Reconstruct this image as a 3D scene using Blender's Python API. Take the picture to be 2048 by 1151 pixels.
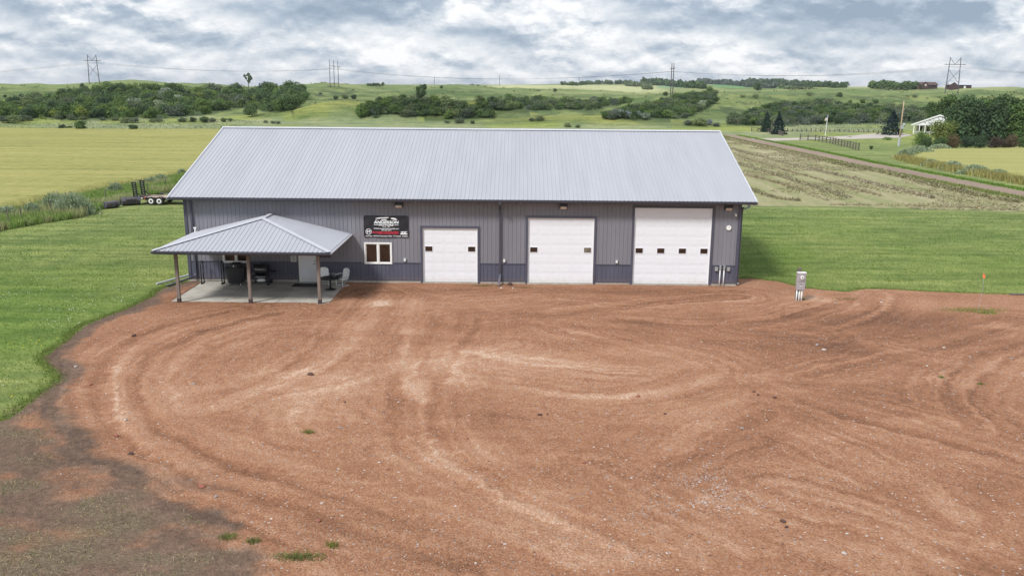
import bpy, bmesh, math, random
import numpy as np
from mathutils import Vector, Matrix

for o in list(bpy.data.objects):
    bpy.data.objects.remove(o)
SC = bpy.context.scene
COL = SC.collection
random.seed(7)
RNG = np.random.default_rng(7)

# ------------------------------------------------------------------ camera
CAM = np.array([1.0, -47.2, 10.74])
YAW, PITCH, ROLL, FPX = .00499, .23017, .00776, 1722.5
_r = np.array([math.cos(YAW), math.sin(YAW), 0.])
_f = np.array([-math.sin(YAW)*math.cos(PITCH), math.cos(YAW)*math.cos(PITCH), -math.sin(PITCH)])
_u = np.cross(_r, _f)
_R = _r*math.cos(ROLL)+_u*math.sin(ROLL)
_U = -_r*math.sin(ROLL)+_u*math.cos(ROLL)
cd = bpy.data.cameras.new('camera')
cam = bpy.data.objects.new('camera', cd)
COL.objects.link(cam)
cam.matrix_world = Matrix(((_R[0], _U[0], -_f[0], CAM[0]), (_R[1], _U[1], -_f[1], CAM[1]),
                           (_R[2], _U[2], -_f[2], CAM[2]), (0, 0, 0, 1)))
cd.sensor_width = 36
cd.lens = 36*FPX/2048
cd.clip_start = .5
cd.clip_end = 30000
SC.camera = cam
SC.render.resolution_x, SC.render.resolution_y = 1024, 575
SC.render.engine = 'CYCLES'
SC.cycles.max_bounces = 4
SC.cycles.diffuse_bounces = 3
SC.cycles.glossy_bounces = 2
SC.cycles.transmission_bounces = 2

# ------------------------------------------------------------------ sky and sun
SUN_EL, SUN_AZ = math.radians(47), math.radians(222)      # azimuth clockwise from +Y: behind the camera
W = bpy.data.worlds.new('World')
SC.world = W
W.use_nodes = True
nt = W.node_tree
nt.nodes.clear()
def N(tree, typ, **kw):
    n = tree.nodes.new(typ)
    for k, v in kw.items():
        if k == 'ins':
            for i, val in v.items():
                n.inputs[i].default_value = val
        else:
            setattr(n, k, v)
    return n
def L(tree, a, b):
    tree.links.new(a, b)
def math_n(tree, op, a, b=None, c=None, clamp=False):
    n = N(tree, 'ShaderNodeMath', operation=op, use_clamp=clamp)
    for i, v in enumerate((a, b, c)):
        if v is None: continue
        if isinstance(v, (int, float)): n.inputs[i].default_value = v
        else: L(tree, v, n.inputs[i])
    return n.outputs[0]
def ramp(tree, fac, stops, interp='EASE'):
    n = N(tree, 'ShaderNodeValToRGB')
    n.color_ramp.interpolation = interp
    el = n.color_ramp.elements
    while len(el) < len(stops): el.new(.5)
    for e, (p, c) in zip(el, stops):
        e.position = p
        e.color = (*c, 1) if len(c) == 3 else c
    L(tree, fac, n.inputs[0])
    return n.outputs[0]
def mixc(tree, fac, a, b, blend='MIX'):
    n = N(tree, 'ShaderNodeMix', data_type='RGBA', blend_type=blend)
    for i, v in ((0, fac), (6, a), (7, b)):
        if isinstance(v, (int, float)): n.inputs[i].default_value = v
        elif isinstance(v, tuple): n.inputs[i].default_value = (*v, 1)
        else: L(tree, v, n.inputs[i])
    return n.outputs[2]

tc = N(nt, 'ShaderNodeTexCoord')
sep = N(nt, 'ShaderNodeSeparateXYZ')
L(nt, tc.outputs['Generated'], sep.inputs[0])
az = math_n(nt, 'ARCTAN2', sep.outputs[0], sep.outputs[1])
el = math_n(nt, 'ARCSINE', sep.outputs[2])
def noise(tree, vec, scale, detail=6, rough=.55, dist=0., typ='FBM'):
    n = N(tree, 'ShaderNodeTexNoise', ins={'Scale': scale, 'Detail': detail, 'Roughness': rough, 'Distortion': dist})
    L(tree, vec, n.inputs['Vector'])
    return n.outputs['Fac']
# a flat cloud deck seen in perspective: x/(z+c), y/(z+c)
zc = math_n(nt, 'MAXIMUM', sep.outputs[2], 0.)
def deck(shift):
    inv = math_n(nt, 'DIVIDE', 1., math_n(nt, 'ADD', zc, .42+shift))
    c_ = N(nt, 'ShaderNodeCombineXYZ')
    L(nt, math_n(nt, 'MULTIPLY', sep.outputs[0], inv), c_.inputs[0]); L(nt, math_n(nt, 'MULTIPLY', sep.outputs[1], inv), c_.inputs[1])
    return noise(nt, c_.outputs[0], 4.6, 7, .60)
puff = deck(0.)
above = deck(.008)
warp = math_n(nt, 'MULTIPLY', math_n(nt, 'SUBTRACT', puff, .5), .26)
cv = N(nt, 'ShaderNodeCombineXYZ')
L(nt, math_n(nt, 'ADD', az, warp), cv.inputs[0])
L(nt, math_n(nt, 'MULTIPLY_ADD', warp, .30, el), cv.inputs[1])
def cloud(acc, px, py, rx, ry, amp):      # a cloud bank: bearing and height of its middle, half sizes (radians)
    a = (px-1024)/1722.; e = (172-py)/1722.
    sx, sy = 1722./rx, 1722./ry
    vm = N(nt, 'ShaderNodeVectorMath', operation='MULTIPLY_ADD')
    L(nt, cv.outputs[0], vm.inputs[0]); vm.inputs[1].default_value = (sx, sy, 0); vm.inputs[2].default_value = (-a*sx, -e*sy, 0)
    gr = N(nt, 'ShaderNodeTexGradient', gradient_type='SPHERICAL')
    L(nt, vm.outputs[0], gr.inputs[0])
    return math_n(nt, 'MULTIPLY_ADD', gr.outputs['Fac'], amp, acc)
dk_ = math_n(nt, 'MULTIPLY', math_n(nt, 'SUBTRACT', puff, above), 3.2)
for c in ((700, 10, 330, 90, -1.0), (215, 32, 230, 66, -.75), (60, 0, 180, 50, -.4), (1030, 75, 170, 60, -.55), (1300, 14, 190, 66, -.6),
          (1600, 50, 300, 62, -1.0), (1830, 72, 170, 40, -.55), (1870, -8, 300, 34, -.9), (2040, 92, 150, 46, -.5),
          (150, 118, 260, 30, -.25), (560, 108, 250, 30, -.25),
          (372, 8, 90, 60, .75), (40, 74, 140, 44, .45), (465, 60, 120, 32, .35), (960, 8, 70, 36, .5), (820, 106, 190, 44, .4),
          (1150, 60, 100, 100, .45), (1440, 92, 150, 40, .4), (1910, 66, 130, 44, .5)):
    dk_ = cloud(dk_, *c)
bright = math_n(nt, 'MULTIPLY_ADD', dk_, .27, math_n(nt, 'MULTIPLY_ADD', puff, .52, .272))
ccol = ramp(nt, bright, [(.28, (.275, .345, .445)), (.40, (.40, .47, .56)), (.48, (.555, .605, .67)), (.55, (.685, .715, .76)), (.65, (.87, .88, .895))], 'LINEAR')
sky = N(nt, 'ShaderNodeTexSky', sky_type='NISHITA', sun_disc=False)
sky.sun_elevation = SUN_EL
sky.sun_rotation = SUN_AZ
skc = mixc(nt, 1., sky.outputs[0], (.10, .10, .10), 'MULTIPLY')
final = mixc(nt, .95, skc, ccol)
bg = N(nt, 'ShaderNodeBackground', ins={'Strength': 1.0})
L(nt, final, bg.inputs[0])
wo = N(nt, 'ShaderNodeOutputWorld')
L(nt, bg.outputs[0], wo.inputs[0])

sd = bpy.data.lights.new('sun', 'SUN')
sd.energy = 2.9
sd.angle = math.radians(11)
sd.color = (1, .97, .92)
sun = bpy.data.objects.new('sun', sd)
COL.objects.link(sun)
sdir = Vector((math.sin(SUN_AZ)*math.cos(SUN_EL), math.cos(SUN_AZ)*math.cos(SUN_EL), math.sin(SUN_EL)))
sun.rotation_euler = sdir.to_track_quat('Z', 'Y').to_euler()
sun.location = (-40, -60, 80)

vs = SC.view_settings
vs.view_transform = 'Standard'
vs.look = 'None'
vs.exposure = 0.27
vs.gamma = 1
vs.use_curve_mapping = False

# ------------------------------------------------------------------ helpers
GZ = -.12                                   # level of the yard
def ray(px, py): return _f*FPX+_R*(px-1024)+_U*(575.5-py)
def flat(px, py, z=GZ):
    d = ray(px, py); t = (z-CAM[2])/d[2]; p = CAM+d*t
    return float(p[0]), float(p[1])

_perm = np.random.default_rng(3).random((256, 256))
def vnoise(x, y):
    x = np.asarray(x, float); y = np.asarray(y, float)
    xi = np.floor(x).astype(int); yi = np.floor(y).astype(int)
    fx = x-xi; fy = y-yi
    fx = fx*fx*(3-2*fx); fy = fy*fy*(3-2*fy)
    a = _perm[xi & 255, yi & 255]; b = _perm[(xi+1) & 255, yi & 255]
    c = _perm[xi & 255, (yi+1) & 255]; d = _perm[(xi+1) & 255, (yi+1) & 255]
    return (a*(1-fx)+b*fx)*(1-fy)+(c*(1-fx)+d*fx)*fy
def fbm(x, y, o=4):
    s = 0; a = .5; t = 0
    for i in range(o):
        s = s+a*vnoise(x*2**i+17*i, y*2**i+31*i); t += a; a *= .5
    return s/t
def sstep(a, b, x):
    t = np.clip((x-a)/(b-a), 0, 1)
    return t*t*(3-2*t)

class MB:
    def __init__(s): s.v = []; s.f = []
    def poly(s, pts):
        n = len(s.v); s.v += [tuple(p) for p in pts]; s.f.append(list(range(n, n+len(pts)))); return s
    def box(s, x0, x1, y0, y1, z0, z1):
        n = len(s.v)
        s.v += [(x0, y0, z0), (x1, y0, z0), (x1, y1, z0), (x0, y1, z0), (x0, y0, z1), (x1, y0, z1), (x1, y1, z1), (x0, y1, z1)]
        s.f += [[n, n+3, n+2, n+1], [n+4, n+5, n+6, n+7], [n, n+1, n+5, n+4], [n+1, n+2, n+6, n+5], [n+2, n+3, n+7, n+6], [n+3, n, n+4, n+7]]
        return s
    def prism(s, pts, vec):               # polygon swept along a vector
        n = len(s.v); k = len(pts); v = Vector(vec)
        s.v += [tuple(Vector(p)) for p in pts]+[tuple(Vector(p)+v) for p in pts]
        s.f += [list(range(n, n+k))[::-1], list(range(n+k, n+2*k))]
        for i in range(k):
            j = (i+1) % k
            s.f.append([n+i, n+j, n+k+j, n+k+i])
        return s
    def beam(s, a, b, w, h, upv=(0, 0, 1)):
        a = Vector(a); b = Vector(b); d = (b-a).normalized(); u = Vector(upv)
        sd_ = d.cross(u)
        if sd_.length < 1e-4: sd_ = d.cross(Vector((1, 0, 0)))
        sd_.normalize(); u = sd_.cross(d).normalized()
        p = [a+sd_*x*w/2+u*y*h/2 for x, y in ((-1, -1), (1, -1), (1, 1), (-1, 1))]
        return s.prism(p, b-a)
    def tube(s, pts, r, n=8, cap=True):
        pts = [Vector(p) for p in pts]; rs = r if isinstance(r, (list, tuple)) else [r]*len(pts)
        base = len(s.v); pu = None
        for i, p in enumerate(pts):
            d = (pts[min(i+1, len(pts)-1)]-pts[max(i-1, 0)]).normalized()
            if pu is None:
                pu = d.orthogonal().normalized()
            else:
                pu = (pu-d*pu.dot(d)); pu = pu.normalized() if pu.length > 1e-5 else d.orthogonal().normalized()
            w_ = d.cross(pu)
            for k in range(n):
                a = 2*math.pi*k/n
                s.v.append(tuple(p+(pu*math.cos(a)+w_*math.sin(a))*rs[i]))
        for i in range(len(pts)-1):
            for k in range(n):
                k2 = (k+1) % n
                s.f.append([base+i*n+k, base+i*n+k2, base+(i+1)*n+k2, base+(i+1)*n+k])
        if cap:
            s.f.append([base+k for k in range(n)][::-1]); s.f.append([base+(len(pts)-1)*n+k for k in range(n)])
        return s
    def lathe(s, prof, c=(0, 0, 0), n=20, axis='z'):
        base = len(s.v)
        for r_, z_ in prof:
            for k in range(n):
                a = 2*math.pi*k/n; x = r_*math.cos(a); y = r_*math.sin(a)
                p = (x, y, z_) if axis == 'z' else ((x, z_, y) if axis == 'y' else (z_, x, y))
                s.v.append((c[0]+p[0], c[1]+p[1], c[2]+p[2]))
        for i in range(len(prof)-1):
            for k in range(n):
                k2 = (k+1) % n
                q = [base+i*n+k, base+i*n+k2, base+(i+1)*n+k2, base+(i+1)*n+k]
                s.f.append(q if axis != 'y' else q[::-1])
        a = [base+k for k in range(n)]; b = [base+(len(prof)-1)*n+k for k in range(n)]
        s.f.append(a[::-1]); s.f.append(b)
        return s
    def mesh(s, name, mat, smooth=False, bevel=0):
        me = bpy.data.meshes.new(name)
        me.from_pydata(s.v, [], s.f)
        if bevel:
            bm = bmesh.new(); bm.from_mesh(me)
            bmesh.ops.bevel(bm, geom=[e for e in bm.edges if len(e.link_faces) == 2 and e.calc_face_angle(0) > .5], offset=bevel, segments=1, affect='EDGES')
            bm.to_mesh(me); bm.free()
        me.materials.append(mat)
        if smooth:
            me.polygons.foreach_set('use_smooth', [True]*len(me.polygons))
        me.update()
        return me

def link(name, data, parent=None):
    o = bpy.data.objects.new(name, data); COL.objects.link(o)
    if parent is not None:
        o.parent = parent
        if parent.type == 'EMPTY': o.location = -parent.location
    return o
def part(name, mb, mat, parent, smooth=False, bevel=0):
    return link(name, mb.mesh(name, mat, smooth, bevel) if isinstance(mb, MB) else mb, parent)
def tag(o, label, cat, group=None):
    o['label'] = label; o['category'] = cat
    if group: o['group'] = group
    return o
def thing(name, label, cat, loc=(0, 0, 0), group=None):
    o = bpy.data.objects.new(name, None); COL.objects.link(o)
    o.location = loc; o.empty_display_size = .2
    return tag(o, label, cat, group)
def struct(o, kind='structure'):
    o['kind'] = kind; return o

def fast_mesh(name, verts, faces_n, idx, mat, tint=None, smooth=False):
    """verts (N,3), polygons all with faces_n corners, idx flat"""
    me = bpy.data.meshes.new(name)
    nv = len(verts); nf = len(idx)//faces_n
    me.vertices.add(nv); me.vertices.foreach_set('co', np.asarray(verts, np.float32).ravel())
    me.loops.add(nf*faces_n); me.loops.foreach_set('vertex_index', np.asarray(idx, np.int32).ravel())
    me.polygons.add(nf)
    me.polygons.foreach_set('loop_start', np.arange(0, nf*faces_n, faces_n, dtype=np.int32))
    try: me.polygons.foreach_set('loop_total', np.full(nf, faces_n, dtype=np.int32))
    except Exception: pass
    if smooth: me.polygons.foreach_set('use_smooth', np.ones(nf, bool))
    me.update(calc_edges=True)
    if tint is not None:
        t = np.asarray(tint, np.float32)
        if t.shape[1] == 3: t = np.concatenate([t, np.ones((len(t), 1), np.float32)], 1)
        a = me.attributes.new('tint', 'FLOAT_COLOR', 'POINT'); a.data.foreach_set('color', t.ravel())
    if mat: me.materials.append(mat)
    return me

# ------------------------------------------------------------------ materials
def newmat(name):
    m = bpy.data.materials.new(name); m.use_nodes = True
    t = m.node_tree; t.nodes.clear()
    out = N(t, 'ShaderNodeOutputMaterial'); b = N(t, 'ShaderNodeBsdfPrincipled')
    L(t, b.outputs[0], out.inputs[0])
    return m, t, b
def pm(name, col, rough=.6, metal=0., var=.12, scale=6., bump=0., spec=.5, streak=False, world=True, splash=None):
    m, t, b = newmat(name)
    if world:
        g = N(t, 'ShaderNodeNewGeometry'); vec = g.outputs['Position']
    else:
        g = N(t, 'ShaderNodeTexCoord'); vec = g.outputs['Object']
    if streak:
        mp = N(t, 'ShaderNodeMapping'); mp.inputs['Scale'].default_value = (1, .12, .12) if streak == 2 else (1, 1, .12); L(t, vec, mp.inputs[0]); vec = mp.outputs[0]
    n1 = noise(t, vec, scale, 5, .6)
    n2 = noise(t, vec, scale*.17, 3, .5)
    s = math_n(t, 'ADD', math_n(t, 'MULTIPLY', n1, .6), math_n(t, 'MULTIPLY', n2, .4))
    lo = tuple(max(0, c*(1-var*1.6)) for c in col); hi = tuple(min(1, c*(1+var*1.6)) for c in col)
    bc = ramp(t, s, [(.3, lo), (.7, hi)], 'LINEAR')
    if splash:      # dried mud splashed up by the rain, ragged upper edge
        sx_ = N(t, 'ShaderNodeSeparateXYZ'); L(t, g.outputs['Position'], sx_.inputs[0])
        ns = noise(t, g.outputs['Position'], 5., 4, .7)
        k_ = math_n(t, 'SUBTRACT', math_n(t, 'MULTIPLY', ns, .75), math_n(t, 'MULTIPLY', sx_.outputs[2], 1.2), clamp=True)
        bc = mixc(t, math_n(t, 'MULTIPLY', k_, 1.3, clamp=True), bc, splash)
    L(t, bc, b.inputs['Base Color'])
    b.inputs['Roughness'].default_value = rough
    b.inputs['Metallic'].default_value = metal
    b.inputs['Specular IOR Level'].default_value = spec
    rr = math_n(t, 'ADD', math_n(t, 'MULTIPLY', math_n(t, 'SUBTRACT', n1, .5), .25), rough, clamp=True)
    L(t, rr, b.inputs['Roughness'])
    if bump:
        bn = N(t, 'ShaderNodeBump', ins={'Strength': .6, 'Distance': bump}); L(t, n1, bn.inputs['Height']); L(t, bn.outputs[0], b.inputs['Normal'])
    return m
def leafmat(name, col, trans=.25, var=.35, perobj=.42):
    m = bpy.data.materials.new(name); m.use_nodes = True
    t = m.node_tree; t.nodes.clear()
    out = N(t, 'ShaderNodeOutputMaterial')
    at = N(t, 'ShaderNodeAttribute', attribute_name='tint')
    oi = N(t, 'ShaderNodeObjectInfo')
    c = mixc(t, 1., col, at.outputs['Color'], 'MULTIPLY')
    k = math_n(t, 'ADD', math_n(t, 'MULTIPLY', oi.outputs['Random'], perobj), 1-perobj/2)
    cc = N(t, 'ShaderNodeCombineColor'); L(t, k, cc.inputs[0]); L(t, k, cc.inputs[1])
    L(t, math_n(t, 'ADD', math_n(t, 'MULTIPLY', k, -.4), 1.4), cc.inputs[2])
    c = mixc(t, 1., c, cc.outputs[0], 'MULTIPLY')
    d = N(t, 'ShaderNodeBsdfDiffuse'); tr = N(t, 'ShaderNodeBsdfTranslucent')
    L(t, c, d.inputs[0]); L(t, c, tr.inputs[0])
    mx = N(t, 'ShaderNodeMixShader'); mx.inputs[0].default_value = trans
    L(t, d.outputs[0], mx.inputs[1]); L(t, tr.outputs[0], mx.inputs[2]); L(t, mx.outputs[0], out.inputs[0])
    return m

M = {}
M['roof'] = pm('roof_metal', (.375, .387, .432), .62, .0, .05, 1.6, streak=2, spec=.25)
M['roof_trim'] = pm('roof_trim_metal', (.50, .515, .565), .6, 0, .05, 2, spec=.3)
M['wall'] = pm('grey_siding', (.200, .200, .232), .5, 0, .09, .9, streak=True)
M['wains'] = pm('blue_grey_siding', (.088, .094, .135), .5, 0, .10, .9, streak=True, splash=(.20, .13, .10))
M['trim'] = pm('dark_trim', (.075, .078, .115), .45, 0, .08, 2)
M['gutter'] = pm('dark_gutter', (.06, .062, .085), .4, 0, .1, 3)
M['soffit'] = pm('soffit_grey', (.13, .13, .15), .6, 0, .08, 3)
M['conc'] = pm('concrete', (.42, .395, .35), .9, 0, .26, .9, .004)
M['found'] = pm('foundation_concrete', (.36, .34, .30), .9, 0, .2, 5, .006)
M['white'] = pm('white_door_paint', (.77, .79, .845), .45, 0, .018, 1.3, splash=(.60, .55, .51))
M['whitep'] = pm('white_plastic', (.82, .82, .82), .4, 0, .04, 8)
M['wchair'] = pm('white_chair_paint', (.90, .91, .92), .35, 0, .03, 12)
M['glass'] = pm('dark_glass', (.030, .018, .013), .06, 0, .3, 1.5, spec=.6)  # brown in the base colour stands in for gravel reflected in the panes
M['glass2'] = pm('painted_reflection_glass', (.16, .14, .11), .15, 0, .5, 7, spec=.6)  # lighter pane: its pale reflection is painted into the base colour
M['black'] = pm('black_paint', (.016, .017, .020), .45, 0, .25, 9)
M['cover'] = pm('black_vinyl_cover', (.014, .015, .019), .55, 0, .3, 5, .02)
M['steel'] = pm('bright_steel', (.62, .63, .64), .28, .9, .08, 20)
M['galv'] = pm('galvanised_steel', (.45, .49, .50), .45, .6, .2, 14)
M['boxgrey'] = pm('grey_box_paint', (.40, .43, .44), .5, .1, .12, 10)
M['pedbox'] = pm('meter_box_paint', (.40, .37, .40), .5, .1, .1, 6)
M['pvc'] = pm('grey_white_pvc', (.70, .72, .72), .5, 0, .06, 10)
M['wood'] = pm('weathered_post_wood', (.19, .155, .135), .85, 0, .4, 7, .004, streak=True)
M['postbase'] = pm('post_base_iron', (.055, .035, .035), .7, 0, .3, 12)
M['oldwood'] = pm('grey_old_wood', (.125, .105, .095), .9, 0, .3, 3, streak=True)
M['polewood'] = pm('pole_wood', (.10, .085, .10), .9, 0, .2, 3)
M['tan_pole'] = pm('tan_pole_wood', (.36, .28, .19), .9, 0, .2, 3)
M['mat'] = pm('rubber_mat', (.030, .032, .042), .9, 0, .25, 20, .004)
M['orange'] = pm('orange_flag', (.90, .22, .08), .6, 0, .06, 10)
M['bucketm'] = pm('dull_bucket_steel', (.085, .085, .105), .65, .3, .3, 3, .01)
M['rust'] = pm('rusty_steel', (.095, .060, .050), .8, .2, .4, 5, .01)
M['tyre'] = pm('tyre_rubber', (.018, .018, .02), .8, 0, .2, 10)
M['plank'] = pm('deck_plank', (.42, .33, .25), .8, 0, .2, 4)
M['redl'] = pm('red_marker', (.45, .05, .03), .4, 0, .1, 10)
M['lens'] = pm('lamp_lens', (.62, .56, .50), .25, 0, .1, 20)
M['banner'] = pm('black_banner_vinyl', (.016, .017, .024), .5, 0, .35, 3, .012)
M['ink'] = pm('white_ink', (.85, .87, .90), .6, 0, .03, 20)
M['redink'] = pm('red_ink', (.72, .045, .085), .6, 0, .05, 20)
M['cyanink'] = pm('pale_cyan_ink', (.45, .72, .74), .6, 0, .05, 20)
M['redbarn'] = pm('red_barn_paint', (.062, .031, .035), .8, 0, .2, .3)
M['greyroof'] = pm('grey_shingles', (.18, .18, .20), .9, 0, .2, 2)
M['housew'] = pm('white_house_siding', (.72, .74, .80), .6, 0, .05, 1)
M['flagred'] = pm('flag_red', (.45, .06, .07), .8, 0, .1, 6)
M['flagblue'] = pm('flag_blue', (.05, .06, .22), .8, 0, .1, 6)
M['wire'] = pm('wire_grey', (.10, .11, .12), .6, .3, .1, 1)
M['bark'] = pm('bark', (.10, .08, .065), .95, 0, .3, 6)
M['leaf'] = leafmat('leaf_green', (.130, .198, .074))
M['leafd'] = leafmat('leaf_dark_green', (.090, .143, .063))
M['leafl'] = leafmat('leaf_light_green', (.22, .27, .075))
M['leafs'] = leafmat('leaf_silver', (.30, .35, .29))
M['leafg'] = leafmat('leaf_grey_green', (.155, .192, .115))
M['leafr'] = leafmat('leaf_brownish', (.135, .108, .068))
M['needle'] = leafmat('spruce_needles', (.036, .062, .045))
M['grass'] = leafmat('grass_blades', (1, 1, 1), .3, perobj=0)
# ------------------------------------------------------------------ terrain
def bearing(px):
    ys = np.linspace(100, 240, 15); zz = [ray(px, y)[2] for y in ys]
    y = np.interp(0, zz[::-1], ys[::-1]); d = ray(px, y)
    return math.atan2(d[0], d[1]), y
COLS = {   # height profile of the land along some bearings: distance -> apparent level on the horizon scale
 -500: [(300, 226), (400, 208), (550, 190), (700, 180), (850, 170), (1300, 166), (3000, 163), (8000, 162)],
 0:   [(270, 236), (330, 222), (420, 205), (550, 189), (700, 178), (850, 168.2), (1000, 169.5), (2000, 170.5), (8000, 170)],
 130: [(270, 236), (330, 221), (420, 204), (520, 190), (650, 181), (790, 173.5), (900, 172.4), (2000, 173.5), (8000, 173.5)],
 190: [(270, 236.5), (330, 220), (420, 203), (520, 187), (650, 175.5), (790, 164.5), (860, 163), (1000, 165), (2000, 173.5), (8000, 173.5)],
 270: [(270, 237), (330, 221), (420, 203), (520, 186), (650, 170), (780, 157), (860, 155.5), (1000, 160), (2000, 173.5), (8000, 173.5)],
 390: [(270, 238), (330, 224), (420, 206), (520, 189), (650, 180), (800, 174), (1000, 173), (2000, 174), (8000, 174)],
 520: [(270, 239), (330, 229), (420, 211), (520, 195), (650, 182), (800, 175), (1000, 174), (2000, 173.5), (8000, 173.5)],
 640: [(260, 242), (300, 235), (360, 226), (450, 209), (550, 194), (680, 180), (820, 173), (1000, 171), (2000, 169), (8000, 168.5)],
 760: [(260, 243), (300, 238), (360, 230), (450, 210), (550, 195), (680, 184), (820, 175), (1000, 171.2), (2000, 169.5), (8000, 169)],
 900: [(260, 245), (330, 236), (420, 222), (500, 205), (600, 193), (720, 184), (860, 176), (1100, 171.5), (2500, 169.8), (8000, 169.5)],
 1050: [(260, 245), (330, 236), (420, 225), (500, 213), (600, 199), (720, 187), (860, 179), (1100, 172.3), (2500, 170), (8000, 169.8)],
 1200: [(260, 246), (330, 239), (400, 231), (500, 217), (600, 203), (720, 192), (860, 183), (1100, 175), (2200, 168.5), (3000, 166), (8000, 166.5)],
 1340: [(260, 247), (330, 240), (380, 233), (450, 215), (540, 198), (640, 190), (800, 188), (1100, 180), (2000, 170), (2800, 164.5), (8000, 165.5)],
 1430: [(260, 248), (330, 243), (400, 231), (480, 213), (560, 200), (680, 193), (850, 186), (1200, 177), (2000, 168.5), (2800, 165.3), (8000, 166)],
 1560: [(260, 250), (340, 244), (400, 232), (480, 214), (570, 200), (700, 190), (850, 182), (1200, 176.5), (2200, 171), (3000, 169.8), (8000, 169)],
 1720: [(260, 251), (350, 245), (400, 232), (470, 213), (560, 201), (700, 190), (900, 180), (1300, 175.6), (2500, 174.6), (8000, 174.4)],
 1900: [(260, 252), (350, 244), (400, 232), (470, 214), (560, 202), (700, 191), (900, 181), (1150, 176.4), (2500, 176), (8000, 176)],
 2048: [(260, 254), (350, 244), (400, 232), (470, 215), (560, 203), (700, 192), (900, 182), (1150, 177.2), (2500, 177.5), (8000, 177.5)],
 2550: [(260, 256), (350, 246), (400, 234), (470, 219), (560, 207), (700, 195), (900, 186), (1150, 181.2), (2500, 181.3), (8000, 181.4)],
}
_ld = np.linspace(math.log(120), math.log(9000), 360)
_dd = np.exp(_ld)
_ka = []; _kz = []
for px in sorted(COLS):
    a, y0 = bearing(px)
    ds = [0, 200]; zs = [GZ, GZ]
    for d, py in COLS[px]:
        yy = py
        rr = ray(px, yy); sl = rr[2]/math.hypot(rr[0], rr[1])
        ds.append(d); zs.append(CAM[2]+d*sl)
    _ka.append(a); _kz.append(np.interp(_dd, ds, zs))
_ka = np.array(_ka); _kz = np.array(_kz)
_aa = np.linspace(_ka[0], _ka[-1], 420)
_T = np.zeros((len(_aa), len(_dd)))
for j in range(len(_dd)):
    _T[:, j] = np.interp(_aa, _ka, _kz[:, j])
def _blur(A, s, ax):
    r = int(3*s); k = np.exp(-.5*(np.arange(-r, r+1)/s)**2); k /= k.sum()
    P = np.pad(A, [(r, r) if i == ax else (0, 0) for i in (0, 1)], mode='edge')
    out = 0
    for i, w_ in enumerate(k):
        out = out+w_*(P[i:i+A.shape[0], :] if ax == 0 else P[:, i:i+A.shape[1]])
    return out
_T = _blur(_blur(_T, 5, 0), 3.2, 1)
MOUNDS = []       # (x, y, rx, ry, h)
def polar(px, d):
    a, _ = bearing(px)
    return CAM[0]+d*math.sin(a), CAM[1]+d*math.cos(a)
for px, d, rx, ry, h in ((655, 268, 17, 8, 3.6), (590, 280, 20, 8, 1.8), (800, 262, 26, 6, 2.4), (900, 262, 26, 6, 3.2), (985, 260, 18, 6, 2.4), (1120, 246, 24, 6, 1.9),
                         (1300, 246, 30, 7, 1.5), (250, 262, 30, 6, 1.2), (60, 262, 25, 6, 1.2), (1235, 360, 20, 14, 3.5), (1200, 480, 30, 16, 3.), (1480, 420, 26, 22, 4.), (1330, 420, 22, 20, 3.)):
    MOUNDS.append((*polar(px, d), rx, ry, h))
def terrain(x, y):
    x = np.asarray(x, float); y = np.asarray(y, float)
    dx = x-CAM[0]; dy = y-CAM[1]
    d = np.hypot(dx, dy); a = np.arctan2(dx, dy)
    fi = np.clip((a-_aa[0])/(_aa[-1]-_aa[0])*(len(_aa)-1), 0, len(_aa)-1.001)
    fj = np.clip((np.log(np.maximum(d, 1))-_ld[0])/(_ld[-1]-_ld[0])*(len(_ld)-1), 0, len(_ld)-1.001)
    i = fi.astype(int); j = fj.astype(int); u = fi-i; v = fj-j
    z = (_T[i, j]*(1-u)+_T[i+1, j]*u)*(1-v)+(_T[i, j+1]*(1-u)+_T[i+1, j+1]*u)*v
    rough = sstep(235, 420, d)*(1-.75*sstep(800, 1500, d))
    z = z+rough*(9.*(fbm(x/60., y/80., 3)-.5)+2.2*(fbm(x/17., y/22., 3)-.5))
    for mx, my, rx, ry, h in MOUNDS:
        z = z+h*np.exp(-(((x-mx)/rx)**2+((y-my)/ry)**2))
    return np.where(d < 190, GZ, z)
def hit(px, py, lo=110, hi=4000):
    dr = ray(px, py); dr = dr/math.hypot(dr[0], dr[1])
    d = np.exp(np.linspace(math.log(lo), math.log(hi), 500))
    X = CAM[0]+dr[0]*d; Y = CAM[1]+dr[1]*d; Z = CAM[2]+dr[2]*d
    k = np.nonzero(Z <= terrain(X, Y))[0]
    if len(k) == 0: return None
    k = k[0]
    x, y = float(X[k]), float(Y[k])
    return x, y, float(terrain(x, y)), float(d[k])

def inside(x, y, poly):
    r = np.zeros(x.shape, bool); n = len(poly)
    for i in range(n):
        x0, y0 = poly[i]; x1, y1 = poly[(i+1) % n]
        if y0 == y1: continue
        c = ((y0 > y) != (y1 > y)) & (x < (x1-x0)*(y-y0)/(y1-y0)+x0)
        r ^= c
    return r

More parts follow.
